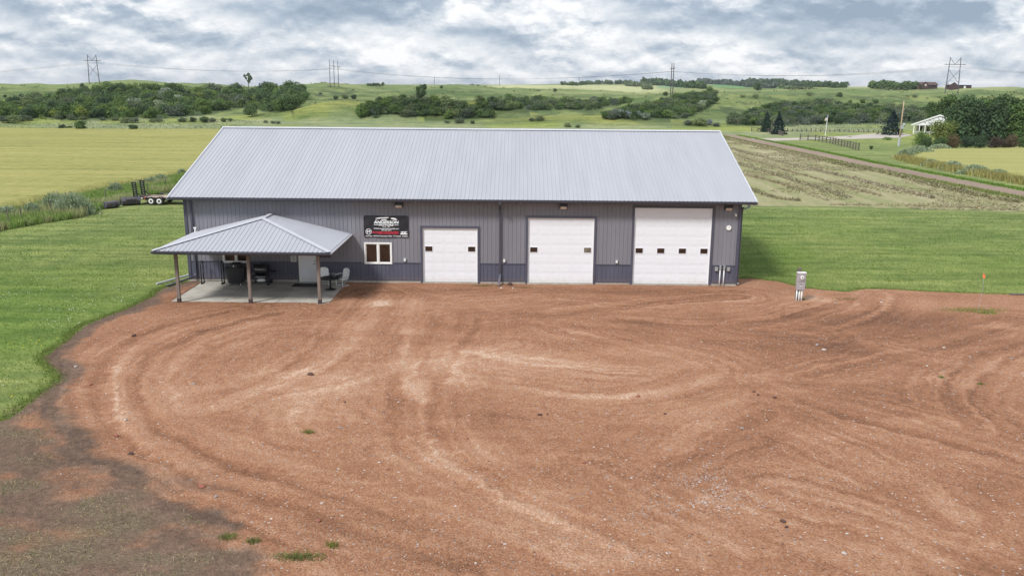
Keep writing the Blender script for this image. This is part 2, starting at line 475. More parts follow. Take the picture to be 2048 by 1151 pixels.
# ------------------------------------------------------------------ ground sheet
def cover(x, y):
    dx = x-CAM[0]; dy = y-CAM[1]; d = np.hypot(dx, dy); a = np.arctan2(dx, dy)
    px = 1024+1722*np.tan(np.clip(a, -1.2, 1.2))          # bearing on the 2048 wide scale
    n1 = fbm(x/30., y/30., 4); n2 = fbm(x/8.+50, y/8., 4); n3 = fbm(x/90.+9, y/90., 3)
    def c(*v): return np.array(v)[None, :]*np.ones((len(x), 1))
    def mix(A, B, t): return A*(1-t[:, None])+B*t[:, None]
    lawn = mix(c(.118, .185, .040), c(.205, .245, .078), sstep(.35, .72, n2*.5+n1*.5))
    lawn = mix(lawn, c(.18, .225, .078), sstep(50, 90, d))
    mead = mix(c(.19, .235, .115), c(.27, .295, .155), sstep(.35, .65, n1*.5+n2*.5))
    mead = mix(mead, c(.22, .265, .075), sstep(.5, .62, fbm(x/20., y/9., 3)))
    n4 = fbm(x/16.+3, y/30.+7, 4)
    slope = mix(c(.080, .128, .040), c(.195, .235, .082), sstep(.36, .62, n1*.5+n4*.5))
    slope = mix(slope, c(.055, .088, .034), .9*sstep(.54, .63, n4*.6+n2*.4))
    yel = c(.215, .235, .068)
    upl = mix(c(.125, .18, .062), c(.235, .27, .110), sstep(.38, .62, n3*.6+n1*.4))
    C = mix(lawn, mead, sstep(185, 215, d))
    C = mix(C, slope, sstep(270, 330, d+20*(n1-.5)))
    C = mix(C, upl, sstep(650, 850, d+80*(n1-.5)))
    m = np.zeros(len(x))
    for mx, my, rx, ry, h in MOUNDS[:7]:
        m = np.maximum(m, np.exp(-(((x-mx)/rx)**2+((y-my)/ry)**2)))
    C = mix(C, c(.105, .145, .048)*(.7+.6*n2[:, None]), sstep(.08, .25, m)*.75)
    C = mix(C, yel*(.75+.5*n2[:, None]), sstep(.40, .75, m+.25*(n2-.5)))
    # big field strips on the upland
    C = mix(C, c(.40, .42, .22), sstep(900, 1000, d)*(1-sstep(1500, 1900, d))*sstep(920, 1010, px)*(1-sstep(1280, 1330, px)))
    C = mix(C, c(.13, .25, .10), sstep(1100, 1300, d)*(1-sstep(2500, 2800, d))*sstep(1395, 1410, px)*(1-sstep(1545, 1580, px)))
    C = mix(C, c(.20, .30, .16), sstep(1100, 1300, d)*(1-sstep(2500, 2800, d))*sstep(1290, 1300, px)*(1-sstep(1375, 1385, px)))
    C = mix(C, c(.34, .37, .19), sstep(950, 1100, d)*(1-sstep(3500, 3900, d))*sstep(1600, 1700, px)*.7)
    C = mix(C, c(.17, .225, .08), sstep(600, 700, d)*(1-sstep(300, 420, px))*.8)
    return C
WOODS = [[(-30, 239), (-30, 216), (40, 210), (100, 200), (150, 190), (180, 184), (330, 182), (430, 183), (530, 184), (606, 188), (610, 202), (585, 222), (530, 224), (500, 216), (470, 217), (425, 229), (330, 238), (200, 238), (60, 240)],
 [(722, 238), (738, 214), (780, 206), (850, 208), (930, 226), (1000, 235), (960, 240), (780, 241)], [(945, 216), (1000, 205), (1060, 203), (1200, 207), (1262, 206), (1190, 220), (1060, 223), (960, 219)],
 [(1200, 238), (1270, 222), (1330, 206), (1370, 196), (1430, 195), (1428, 211), (1390, 231), (1340, 239), (1220, 241)], [(1448, 251), (1470, 240), (1550, 215), (1620, 211), (1760, 221), (1900, 228), (2100, 240), (1960, 246), (1700, 249), (1560, 252)]]
def undergrowth(x, y, z):
    d = np.stack([x-CAM[0], y-CAM[1], z-CAM[2]], 1); w_ = np.maximum(d@_f, 1)
    u = 1024+FPX*(d@_R)/w_; v = 575.5-FPX*(d@_U)/w_
    k = np.zeros(len(x), bool)
    for q in WOODS: k |= inside(u, v, q)
    return k & (np.hypot(x-CAM[0], y-CAM[1]) > 230) & (np.hypot(x-CAM[0], y-CAM[1]) < 800)
AZ = np.concatenate([np.radians(np.arange(-180, -42, 3.)), np.radians(np.arange(-42, 42, .14)), np.radians(np.arange(42, 180.1, 3.))])
RD = np.concatenate([[.5, 4, 8, 12], np.exp(np.linspace(math.log(15), math.log(9000), 250))])
A2, R2 = np.meshgrid(AZ, RD, indexing='ij')
gx = CAM[0]+R2*np.sin(A2); gy = CAM[1]+R2*np.cos(A2)
gz = terrain(gx.ravel(), gy.ravel())
na, nr = len(AZ), len(RD)
ii = (np.arange(na-1)[:, None]*nr+np.arange(nr-1)[None, :]).ravel()
idx = np.stack([ii, ii+1, ii+nr+1, ii+nr], 1).ravel()[::1]
def groundmat():
    m, t, b = newmat('ground_cover')
    at = N(t, 'ShaderNodeAttribute', attribute_name='tint'); g = N(t, 'ShaderNodeNewGeometry')
    pos = g.outputs['Position']
    mp = N(t, 'ShaderNodeMapping'); mp.inputs['Scale'].default_value = (.10, .9, 1); mp.inputs['Rotation'].default_value = (0, 0, .12); L(t, pos, mp.inputs[0])
    st = noise(t, mp.outputs[0], 1.0, 5, .62)
    f1 = noise(t, pos, 9., 4, .7); f2 = noise(t, pos, .9, 5, .65); f3 = noise(t, pos, .12, 6, .68)
    s = math_n(t, 'ADD', math_n(t, 'MULTIPLY', f1, .5), math_n(t, 'ADD', math_n(t, 'MULTIPLY', f2, .55), math_n(t, 'ADD', math_n(t, 'MULTIPLY', st, .95), math_n(t, 'MULTIPLY', f3, .7))))
    s = math_n(t, 'MULTIPLY', math_n(t, 'SUBTRACT', s, 1.35), 1.5)
    k = math_n(t, 'ADD', s, 1.)
    cc = N(t, 'ShaderNodeCombineColor')
    L(t, math_n(t, 'ADD', math_n(t, 'MULTIPLY', s, 1.25), 1.), cc.inputs[0]); L(t, k, cc.inputs[1]); L(t, k, cc.inputs[2])
    gc = mixc(t, 1., at.outputs['Color'], cc.outputs[0], 'MULTIPLY')
    straw = mixc(t, 1., at.outputs['Color'], (1.6, 1.35, 1.6), 'MULTIPLY')
    kk = ramp(t, math_n(t, 'MULTIPLY_ADD', f2, .35, st), [(.66, (0, 0, 0)), (.90, (.42, .42, .42))], 'LINEAR')
    L(t, mixc(t, kk, gc, straw), b.inputs['Base Color'])
    b.inputs['Roughness'].default_value = .95; b.inputs['Specular IOR Level'].default_value = .15
    bn = N(t, 'ShaderNodeBump', ins={'Strength': .7, 'Distance': .06}); L(t, f1, bn.inputs['Height']); L(t, bn.outputs[0], b.inputs['Normal'])
    return m
M['ground'] = groundmat()
gcol = cover(gx.ravel(), gy.ravel())
ug = undergrowth(gx.ravel(), gy.ravel(), gz)
gcol[ug] = np.array([.060, .092, .036])*(.7+.6*fbm(gx.ravel()[ug]/5., gy.ravel()[ug]/5., 2)[:, None])
gme = fast_mesh('ground', np.stack([gx.ravel(), gy.ravel(), gz], 1), 4, idx[::-1], M['ground'], gcol, True)
struct(link('ground', gme))

# ------------------------------------------------------------------ gravel yard
EDGE_L = [flat(*p) for p in ((-260, 985), (0, 842), (62, 798), (116, 757), (83, 716), (128, 682), (162, 650), (240, 622), (296, 596), (322, 577), (372, 563))]
EDGE_R = [flat(*p) for p in ((1474, 557), (1500, 556), (1562, 563), (1604, 574), (1690, 583), (1722, 577), (1768, 577), (1850, 582), (1950, 586), (2048, 589), (2330, 598))]
YARD = [(-29, -70)]+EDGE_L+[(-17.3, .3), (13.2, .3)]+EDGE_R+[(60, -6), (60, -70)]
def segdist(x, y, pts):
    best = np.full(x.shape, 1e9)
    for (x0, y0), (x1, y1) in zip(pts[:-1], pts[1:]):
        vx, vy = x1-x0, y1-y0; l2 = vx*vx+vy*vy+1e-9
        t = np.clip(((x-x0)*vx+(y-y0)*vy)/l2, 0, 1)
        best = np.minimum(best, np.hypot(x-x0-t*vx, y-y0-t*vy))
    return best
def segdist_s(x, y, pts):
    """signed distance to a path and the way along it"""
    best = np.full(x.shape, 1e9); sg = np.zeros(x.shape); al = np.zeros(x.shape); run = 0.
    for (x0, y0), (x1, y1) in zip(pts[:-1], pts[1:]):
        vx, vy = x1-x0, y1-y0; l = math.sqrt(vx*vx+vy*vy)+1e-9
        t = np.clip(((x-x0)*vx+(y-y0)*vy)/(l*l), 0, 1)
        d = np.hypot(x-x0-t*vx, y-y0-t*vy); k = d < best
        best = np.where(k, d, best); sg = np.where(k, np.sign((x-x0)*vy-(y-y0)*vx), sg); al = np.where(k, run+t*l, al); run += l
    return best*sg, al
def spline(pts, n=8):
    P_ = [pts[0]]+list(pts)+[pts[-1]]; out = []
    for i in range(1, len(P_)-2):
        p0, p1, p2, p3 = (np.array(q) for q in P_[i-1:i+3])
        for t in np.linspace(0, 1, n, endpoint=False):
            out.append(tuple(.5*((2*p1)+(-p0+p2)*t+(2*p0-5*p1+4*p2-p3)*t*t+(-p0+3*p1-3*p2+p3)*t**3)))
    out.append(tuple(pts[-1])); return out
STEP = .09
gxs = np.arange(-24, 34, STEP); gys = np.arange(-34, 2.4, STEP)
QX, QY = np.meshgrid(gxs, gys, indexing='ij')
qx, qy = QX.ravel(), QY.ravel()
wx = qx+.5*(fbm(qx*.9, qy*.9, 3)-.5)+.35*(fbm(qx*4, qy*4+9, 2)-.5); wy = qy+.5*(fbm(qx*.9+40, qy*.9, 3)-.5)+.35*(fbm(qx*4+20, qy*4, 2)-.5)
tone = .52+.26*(fbm(qx*.16+3, qy*.26+8, 4)-.5)+.22*(fbm(qx*.55, qy*.9, 4)-.5)+.14*(fbm(qx*.5+qy*.2, qy*2.0+5, 4)-.5)
scuff = np.zeros(len(qx)); scw = np.full(len(qx), .25)
height = .05*(fbm(qx*.3, qy*.3, 3)-.5)+.03*(fbm(qx*2, qy*2, 3)-.5)
# wheel tracks: (points on the 2048 scale of the yard plan, half width m, tone, rut depth m)
TR = [
 (((470, 622), (330, 655), (228, 715), (196, 790), (240, 870), (350, 945), (520, 1005), (740, 1075), (960, 1150)), .30, -.10, .020),
 (((560, 628), (420, 660), (310, 715), (275, 785), (310, 850), (420, 915), (590, 965), (800, 1030), (1040, 1110), (1120, 1150)), .30, -.13, .022),
 (((520, 648), (400, 690), (340, 740), (330, 790), (380, 850), (480, 895), (640, 945), (840, 1000), (1060, 1080), (1200, 1140)), .50, .16, 0.),
 (((420, 640), (270, 700), (232, 790), (270, 865), (380, 930), (550, 985), (760, 1050)), .35, .14, 0.),
 (((640, 652), (520, 662), (430, 690)), .25, .12, 0.),
 (((885, 628), (838, 690), (800, 760), (783, 830), (800, 890), (860, 945), (960, 990), (1080, 1040), (1230, 1105)), .24, -.09, .022),
 (((960, 640), (905, 720), (872, 790), (864, 845), (890, 900), (960, 955), (1060, 1005), (1200, 1060), (1330, 1110)), .24, -.09, .022),
 (((845, 880), (920, 950), (1010, 1000), (1130, 1055)), .45, .17, 0.),
 (((830, 600), (816, 670), (818, 740), (845, 800)), .38, .22, 0.),
 (((905, 640), (892, 690), (900, 735), (930, 770)), .45, .18, 0.),
 (((770, 590), (700, 670), (690, 700), (600, 750), (470, 800), (400, 815)), .38, .16, 0.),
 (((730, 590), (670, 660), (560, 745)), .30, -.10, .012),
 (((560, 800), (700, 770), (790, 740), (900, 715), (1020, 690)), .28, .15, 0.),
 (((560, 780), (620, 800), (600, 850), (640, 870)), .50, .14, 0.),
 (((690, 770), (680, 810), (720, 840)), .50, .12, 0.),
 (((430, 820), (560, 825), (700, 835)), .22, .12, 0.),
 (((1060, 640), (1200, 675), (1340, 702), (1424, 728), (1425, 755), (1330, 785), (1200, 795), (1050, 780), (960, 770)), .40, .17, .0),
 (((1140, 650), (1280, 690), (1400, 712), (1460, 740), (1440, 770), (1340, 800), (1180, 815)), .22, -.08, .015),
 (((940, 650), (1080, 640), (1180, 650)), .40, .10, 0.),
 (((930, 700), (1040, 725), (1180, 740), (1300, 750)), .40, .13, 0.),
 (((960, 760), (1100, 790), (1260, 795)), .35, .10, 0.),
 (((1000, 800), (1180, 815), (1340, 805), (1440, 770)), .28, .10, 0.),
 (((1480, 596), (1330, 605), (1180, 622), (1050, 640)), .55, -.18, .015),
 (((1700, 600), (1560, 640), (1400, 655), (1240, 640)), .45, -.16, .02),
 (((1760, 590), (1720, 625), (1600, 660), (1480, 660)), .40, -.16, .02),
 (((1480, 655), (1560, 660), (1640, 672)), .22, .24, 0.),
 (((1120, 600), (1200, 608), (1330, 612)), .30, .16, 0.),
 (((1060, 595), (1000, 602), (930, 605)), .30, .14, 0.),
 (((2048, 650), (1900, 690), (1760, 720), (1600, 760)), .40, -.10, .015),
 (((2048, 690), (1960, 720), (1900, 790), (1960, 860)), .35, -.10, .015),
 (((1770, 690), (1840, 705), (1920, 718)), .14, .20, 0.),
 (((1560, 780), (1700, 800), (1850, 835), (2048, 900)), .30, .16, 0.),
 (((1500, 760), (1640, 815), (1800, 860), (2048, 925)), .25, -.08, .012),
 (((1450, 800), (1600, 870), (1800, 960), (1900, 1030)), .24, .10, 0.),
 (((1530, 830), (1440, 880), (1370, 915), (1310, 955)), .42, -.16, .015),
 (((1330, 900), (1400, 840), (1470, 800)), .25, .10, 0.),
 (((1200, 930), (1330, 990), (1500, 1040), (1760, 1120)), .30, -.08, .01),
 (((1230, 960), (1350, 1030), (1500, 1100)), .30, .08, 0.),
 (((1560, 980), (1700, 1020), (1900, 1090), (2048, 1140)), .30, .10, 0.),
 (((600, 960), (760, 1010), (930, 1075), (1040, 1125)), .32, .12, 0.),
 (((760, 905), (900, 975), (1090, 1045), (1260, 1120)), .30, .12, 0.),
]
for it, (pts, hw, dt, rut) in enumerate(TR):
    P_ = spline([flat(*p) for p in pts], 5)
    xs = [p[0] for p in P_]; ys = [p[1] for p in P_]
    sel = np.nonzero((wx > min(xs)-3) & (wx < max(xs)+3) & (wy > min(ys)-3) & (wy < max(ys)+3))[0]
    if len(sel) == 0: continue
    ds_, al_ = segdist_s(wx[sel], wy[sel], P_); d = np.abs(ds_)
    wgt = np.exp(-(d/1.7)**2)
    scuff[sel] += wgt*(.4*(fbm(ds_*2.2+it*13.7, al_*.12+it*5.1, 3)-.5)+1.05*(fbm(ds_*6.5+it*3.7, al_*.16+it*5.1, 3)-.5))*2; scw[sel] += wgt
    br = .45+.9*fbm(qx[sel]*.6+hw*50, qy[sel]*.6, 3)
    k = np.exp(-(d/hw)**2)*br
    tone[sel] += dt*k*.75
    if rut:
        # two tyre bands with small berms
        height[sel] += -rut*np.exp(-(d/hw)**2)+rut*.6*np.exp(-((d-hw*1.5)/(hw*.5))**2)
        tone[sel] += .07*np.exp(-((d-hw*1.5)/(hw*.4))**2)*br
tone += .38*scuff/scw
height += .006*scuff/scw
def blob(px, py, rx, ry, amp):
    x0, y0 = flat(px, py)
    return amp*np.exp(-(((wx-x0)/rx)**2+((wy-y0)/ry)**2))
for b_ in ((775, 607, .55, .55, .35), (752, 611, .5, .3, .25), (760, 583, .35, .2, .25), (1640, 600, 1.0, .8, .28), (1590, 597, .8, .4, .2), (2000, 655, .9, .5, .3), (1330, 705, 1.6, .8, .12),
           (620, 770, 3., 1.6, .10), (1050, 720, 4., 1.5, .10), (1060, 1010, 1.5, 1.0, .05), (700, 1110, 2.4, 1., .10), (1280, 1090, 2.2, .8, .10), (1700, 1100, 2., .7, .08), (1800, 850, 3., 1., .06),
           (1600, 700, 4., 2., -.10), (1900, 640, 5., 1.6, -.12), (620, 625, 3., 1.0, -.12), (1250, 585, 7., .9, -.16), (850, 582, 3.5, .8, -.16), (720, 588, 1.1, 1.2, -.22), (1500, 900, 2., 1.2, -.08), (1900, 800, 4., 2., -.08), (1850, 680, 8., 3.5, -.13), (1650, 640, 5., 1.6, -.08), (700, 730, 6., 3., .07), (1100, 740, 6., 2.5, .08), (950, 1080, 3., 2., .05), (880, 1120, 1.6, .7, -.12), (670, 1050, 1.2, .8, -.15)):  # the dark blob just right of the patio paints the porch shadow into the tone
    tone += blob(*b_)
# earth and dead grass along the lawn and in the near corner, grey stone chips
dl = segdist(wx, wy, EDGE_L)
soil = np.exp(-(dl/1.05)**2)*1.15
near_left = [flat(*p) for p in ((-200, 850), (60, 800), (140, 850), (160, 930), (300, 950), (470, 1050), (640, 1160), (700, 1400), (-600, 1400))]
e = segdist(wx, wy, near_left+near_left[:1]); ins_ = inside(wx, wy, near_left)
soil = np.maximum(soil, np.where(ins_, .50+.5*sstep(0, 2.0, e), .35*np.exp(-(e/1.3)**2)))
DAMP = spline([flat(*p) for p in ((300, 590), (235, 628), (150, 668), (105, 715), (112, 765), (95, 810), (130, 850), (165, 890), (152, 915), (235, 940), (262, 965))], 5)
dmp = np.exp(-(segdist(wx, wy, DAMP)/.42)**2)*(.5+fbm(qx*1.2, qy*1.2, 3))
soil = sstep(.30, .85, soil+1.7*(fbm(qx*.75, qy*1.0+3, 5)-.5)*(soil > .05))*np.clip(soil*2.2, 0, 1)
soil = np.clip(np.maximum(soil, dmp*1.3), 0, 1); tone -= .15*np.clip(dmp, 0, 1)
deadg = np.where(ins_, sstep(.3, 2.0, e), 0)*sstep(.42, .62, fbm(qx*.7+5, qy*1.1, 4))
chips = (blob(1400, 975, .8, .8, .6)+blob(1455, 905, .4, .6, .5)+blob(1430, 940, .4, .6, .4)+blob(1380, 1005, 1.5, .8, .4)+blob(1500, 1010, .9, .4, .35)+blob(1270, 1030, 1.1, .5, .3)+blob(1230, 960, 1.5, .5, .2))*sstep(.35, .6, fbm(qx*2.2, qy*2.2, 3))
inyard = inside(wx, wy, YARD)
inyard &= ~((qx > -17.2) & (qx < 13.2) & (qy > .12))
inyard &= ~((qx > -16.6) & (qx < -8.6) & (qy > -4.7))
vid = np.full(len(qx), -1); ny = len(gys); nx = len(gxs)
q0 = (np.arange(nx-1)[:, None]*ny+np.arange(ny-1)[None, :]).ravel()
ok = inyard[q0] & inyard[q0+1] & inyard[q0+ny] & inyard[q0+ny+1]
q0 = q0[ok]
quad = np.stack([q0, q0+ny, q0+ny+1, q0+1], 1)
used = np.unique(quad); vid[used] = np.arange(len(used))
def gravelmat():
    m, t, b = newmat('red_gravel')
    at = N(t, 'ShaderNodeAttribute', attribute_name='tint')
    sp = N(t, 'ShaderNodeSeparateColor'); L(t, at.outputs['Color'], sp.inputs[0])
    tone_, soil_, chip_ = sp.outputs; dead_ = at.outputs['Alpha']
    g = N(t, 'ShaderNodeNewGeometry'); pos = g.outputs['Position']
    f1 = noise(t, pos, 26., 5, .75); f2 = noise(t, pos, 6., 5, .7); f3 = noise(t, pos, 60., 2, .6)
    vo = N(t, 'ShaderNodeTexVoronoi', ins={'Scale': 20., 'Randomness': 1.}); L(t, pos, vo.inputs['Vector'])
    vo2 = N(t, 'ShaderNodeTexVoronoi', ins={'Scale': 9., 'Randomness': 1.}); L(t, pos, vo2.inputs['Vector'])
    tt = math_n(t, 'ADD', tone_, math_n(t, 'ADD', math_n(t, 'MULTIPLY', math_n(t, 'SUBTRACT', f1, .5), .55), math_n(t, 'MULTIPLY', math_n(t, 'SUBTRACT', f2, .5), .26)))
    vs_ = N(t, 'ShaderNodeSeparateColor'); L(t, vo.outputs['Color'], vs_.inputs[0])
    tt = math_n(t, 'ADD', tt, math_n(t, 'MULTIPLY', math_n(t, 'SUBTRACT', vs_.outputs[0], .5), .26))
    col = ramp(t, tt, [(0., (.125, .060, .036)), (.25, (.197, .094, .053)), (.50, (.320, .155, .087)), (.78, (.442, .256, .162)), (1., (.60, .44, .34))], 'LINEAR')
    # scattered pale, grey and dark stones
    v2 = N(t, 'ShaderNodeSeparateColor'); L(t, vo2.outputs['Color'], v2.inputs[0])
    near = math_n(t, 'LESS_THAN', vo2.outputs['Distance'], .34)
    pick = math_n(t, 'MULTIPLY', near, math_n(t, 'GREATER_THAN', math_n(t, 'ADD', v2.outputs[0], math_n(t, 'MULTIPLY', chip_, .5)), .965))
    stone = ramp(t, v2.outputs[1], [(0., (.55, .46, .42)), (.4, (.30, .27, .28)), (.7, (.12, .07, .06)), (1., (.62, .58, .56))], 'LINEAR')
    col = mixc(t, pick, col, stone)
    v1n = math_n(t, 'MULTIPLY', math_n(t, 'GREATER_THAN', math_n(t, 'ADD', vs_.outputs[1], math_n(t, 'MULTIPLY', chip_, .5)), .97), math_n(t, 'LESS_THAN', vo.outputs['Distance'], .5))
    chipc = ramp(t, vs_.outputs[2], [(0., (.58, .51, .46)), (.6, (.36, .31, .30)), (1., (.20, .17, .17))], 'LINEAR')
    col = mixc(t, v1n, col, chipc)
    sc = ramp(t, math_n(t, 'ADD', math_n(t, 'MULTIPLY', f1, .5), math_n(t, 'MULTIPLY', f2, .5)), [(.32, (.052, .039, .032)), (.5, (.145, .104, .079)), (.68, (.30, .205, .148))], 'LINEAR')
    sc = mixc(t, 1., sc, ramp(t, tone_, [(.15, (.45, .45, .47)), (.6, (1.15, 1.12, 1.1))], 'LINEAR'), 'MULTIPLY')
    col = mixc(t, math_n(t, 'MULTIPLY', soil_, .92, clamp=True), col, sc)
    mp = N(t, 'ShaderNodeMapping'); mp.inputs['Scale'].default_value = (2.2, 7, 1); mp.inputs['Rotation'].default_value = (0, 0, .5); L(t, pos, mp.inputs[0])
    f4 = noise(t, mp.outputs[0], 4., 4, .7)
    dg = ramp(t, f4, [(.3, (.07, .056, .040)), (.5, (.15, .122, .080)), (.7, (.34, .28, .185))], 'LINEAR')
    col = mixc(t, math_n(t, 'MULTIPLY', dead_, math_n(t, 'MULTIPLY', f4, 1.1), clamp=True), col, dg)
    L(t, col, b.inputs['Base Color'])
    b.inputs['Roughness'].default_value = .95; b.inputs['Specular IOR Level'].default_value = .2
    hh = math_n(t, 'ADD', f1, math_n(t, 'ADD', math_n(t, 'MULTIPLY', vo.outputs['Distance'], -.6), math_n(t, 'MULTIPLY', f3, .3)))
    bn = N(t, 'ShaderNodeBump', ins={'Strength': .85, 'Distance': .035}); L(t, hh, bn.inputs['Height']); L(t, bn.outputs[0], b.inputs['Normal'])
    return m
M['gravel'] = gravelmat()
tint4 = np.stack([np.clip(tone, 0, 1), soil, np.clip(chips, 0, 1), np.clip(deadg, 0, 1)], 1)[used]
edgefall = sstep(0, .5, segdist(qx[used], qy[used], EDGE_L))*sstep(0, .5, segdist(qx[used], qy[used], EDGE_R))
vz = GZ+.012+np.maximum(height[used]+.035, .0)*edgefall
yme = fast_mesh('gravel_yard', np.stack([qx[used], qy[used], vz], 1), 4, vid[quad].ravel(), M['gravel'], tint4, True)
struct(link('gravel_yard', yme))
def yard_z(x, y):
    i = int(round((x-gxs[0])/STEP)); j = int(round((y-gys[0])/STEP))
    if 0 <= i < nx and 0 <= j < ny: return GZ+.012+max(float(height[i*ny+j])+.035, 0)
    return GZ
# ------------------------------------------------------------------ fields, road
def sheet(name, poly, step, dz, mat, bumpy=0., wob=.6, tintf=None, skirt=0.):
    xs = [p[0] for p in poly]; ys = [p[1] for p in poly]
    ax = np.arange(min(xs), max(xs)+step, step); ay = np.arange(min(ys), max(ys)+step, step)
    X, Y = np.meshgrid(ax, ay, indexing='ij'); x = X.ravel(); y = Y.ravel()
    inn = inside(x+wob*(fbm(x*.4, y*.4, 3)-.5)*2, y+wob*(fbm(x*.4+9, y*.4, 3)-.5)*2, poly)
    n = len(ay); q = (np.arange(len(ax)-1)[:, None]*n+np.arange(n-1)[None, :]).ravel()
    k = inn[q] & inn[q+1] & inn[q+n] & inn[q+n+1]; q = q[k]
    F = np.stack([q, q+n, q+n+1, q+1], 1)
    u = np.unique(F); mp = np.full(len(x), -1); mp[u] = np.arange(len(u))
    x = x[u]; y = y[u]; z = terrain(x, y)+dz
    if bumpy: z = z+bumpy*(fbm(x*1.1, y*1.1, 3)-.5)*2
    F = mp[F]
    if skirt:
        cnt = np.zeros(len(u), int); np.add.at(cnt, F.ravel(), 1)
        z = np.where(cnt < 4, terrain(x, y)-.02, z)
    t = tintf(x, y) if tintf else None
    return link(name, fast_mesh(name, np.stack([x, y, z], 1), 4, F.ravel(), mat, t, True))
def fieldmat(name, stops, sx, sy, rot, amt=1., bump=.2, hi=2.):
    m, t, b = newmat(name)
    g = N(t, 'ShaderNodeNewGeometry'); pos = g.outputs['Position']
    mp = N(t, 'ShaderNodeMapping'); mp.inputs['Scale'].default_value = (sx, sy, 1); mp.inputs['Rotation'].default_value = (0, 0, rot); L(t, pos, mp.inputs[0])
    a = noise(t, mp.outputs[0], 1., 6, .65); c = noise(t, pos, hi, 5, .7); d = noise(t, pos, .035, 4, .55)
    s = math_n(t, 'ADD', math_n(t, 'MULTIPLY', a, .46), math_n(t, 'ADD', math_n(t, 'MULTIPLY', c, .40), math_n(t, 'MULTIPLY', d, .14)))
    L(t, ramp(t, s, stops, 'LINEAR'), b.inputs['Base Color'])
    b.inputs['Roughness'].default_value = .95; b.inputs['Specular IOR Level'].default_value = .1
    bn = N(t, 'ShaderNodeBump', ins={'Strength': .8, 'Distance': bump}); L(t, c, bn.inputs['Height']); L(t, bn.outputs[0], b.inputs['Normal'])
    return m
M['crop'] = fieldmat('ripening_crop', [(.34, (.165, .175, .055)), (.5, (.29, .285, .098)), (.65, (.40, .365, .145))], .03, .5, .06, bump=.15, hi=1.3)
M['crop2'] = fieldmat('pale_green_crop', [(.33, (.25, .26, .085)), (.5, (.325, .32, .12)), (.66, (.41, .39, .155))], .03, .5, -.25, bump=.12)
M['hay'] = fieldmat('cut_hay_stubble', [(.34, (.15, .18, .07)), (.44, (.235, .25, .115)), (.55, (.33, .305, .185)), (.68, (.45, .395, .28))], .5, .035, -.36, bump=.08)
M['road'] = fieldmat('dirt_road_surface', [(.3, (.19, .145, .115)), (.5, (.275, .21, .168)), (.7, (.36, .285, .24))], .6, .04, -.2, bump=.03)
M['drive'] = fieldmat('gravel_drive', [(.3, (.34, .31, .28)), (.7, (.55, .50, .47))], .3, .3, 0, bump=.03)
M['sagef'] = fieldmat('sage_meadow', [(.34, (.20, .25, .12)), (.5, (.28, .32, .18)), (.66, (.40, .43, .29))], .06, .3, .0)

CROP_L = [flat(0, 430), flat(100, 404), flat(180, 388), flat(260, 372), flat(330, 360), flat(385, 349), (-36, 75), (-30, 152), (-68.35, 156.1), (-92, 150), (-114.2, 146.7), (-190, 138), (-190, 0), (-58, 5)]
crop = struct(sheet('crop_field', CROP_L, 1.0, .55, M['crop'], .07, .5, skirt=1), 'stuff')
tag(crop, 'wide flat field of ripening yellow crop left of the building', 'crop field')
CROP_R = [flat(1806, 316), flat(1850, 302), flat(1900, 301), flat(2048, 299), flat(2300, 297), flat(2500, 420), flat(2048, 361), flat(1950, 344), flat(1860, 328)]
crop2 = struct(sheet('crop_field', CROP_R, .9, .5, M['crop2'], .06, .4, skirt=1), 'stuff')
tag(crop2, 'pale yellow green crop field below the dark shelterbelt at right', 'crop field')
ROADN = [flat(*p) for p in ((1440, 270), (1500, 284), (1560, 297), (1640, 314), (1720, 331), (1830, 353), (1940, 374), (2048, 395), (2300, 440))]
ROADF = [flat(*p) for p in ((1470, 271), (1535, 283), (1597, 295), (1678, 311.5), (1758, 328), (1858, 347), (1960, 365.5), (2048, 382), (2300, 425))]
road = struct(sheet('dirt_road', ROADN+ROADF[::-1], .5, .03, M['road'], 0, .25))
HAY = [flat(1440, 412), flat(1700, 415), flat(2048, 425), flat(2300, 436)]+[(x-1.6, y-.3) for x, y in ROADN[::-1]]+[(10, 150), (8, 34)]
hay = struct(sheet('hay_field', HAY, .8, .014, M['hay'], 0, .5))
drive = struct(sheet('driveway', [flat(*p) for p in ((1482, 277), (1590, 276.5), (1640, 276), (1700, 273.5), (1740, 271), (1800, 270), (1830, 275), (1800, 278), (1700, 279.5), (1640, 279), (1520, 283))], .5, .02, M['drive'], 0, .3))

# ------------------------------------------------------------------ the shop building
X0, X1 = -17.376, 13.333
RX0, RX1 = -17.985, 14.005
DEP = 18.29
EY, EZ = -.62, 4.746
RY, RZ = 9.145, 8.0
SLP = (RZ-EZ)/(RY-EY)
SOF = 4.58
B = thing('metal_shop_building', 'long grey metal shop building with pale ribbed roof and three white garage doors', 'building', (-2, 0, GZ))
DOORS = [(-4.221, 3.048, 3.048, 5, (0, 4)), (1.631, 3.658, 3.658, 6, (0, 5)), (7.502, 4.267, 4.267, 7, (0, 2, 4, 6))]
WINS = [(-7.47, -5.96, 1.01, 2.19), (-15.41, -13.95, 1.01, 2.19)]
ENTRY = (-11.13, -10.13, -.09, 2.03)
OPEN = [(x, x+w_, -.5, h) for x, w_, h, *_ in DOORS]+WINS+[ENTRY]
RP = .2286
def ribs(x0, x1):
    """x, depth pairs of the ribbed profile between x0 and x1"""
    pts = [(x0, 0)]
    k = math.ceil((x0-X0-.05)/RP)
    while True:
        c = X0+.06+k*RP
        if c > x1-.03: break
        if c > x0+.03:
            pts += [(c-.026, 0), (c-.010, .019), (c+.010, .019), (c+.026, 0)]
        k += 1
    pts.append((x1, 0)); return pts
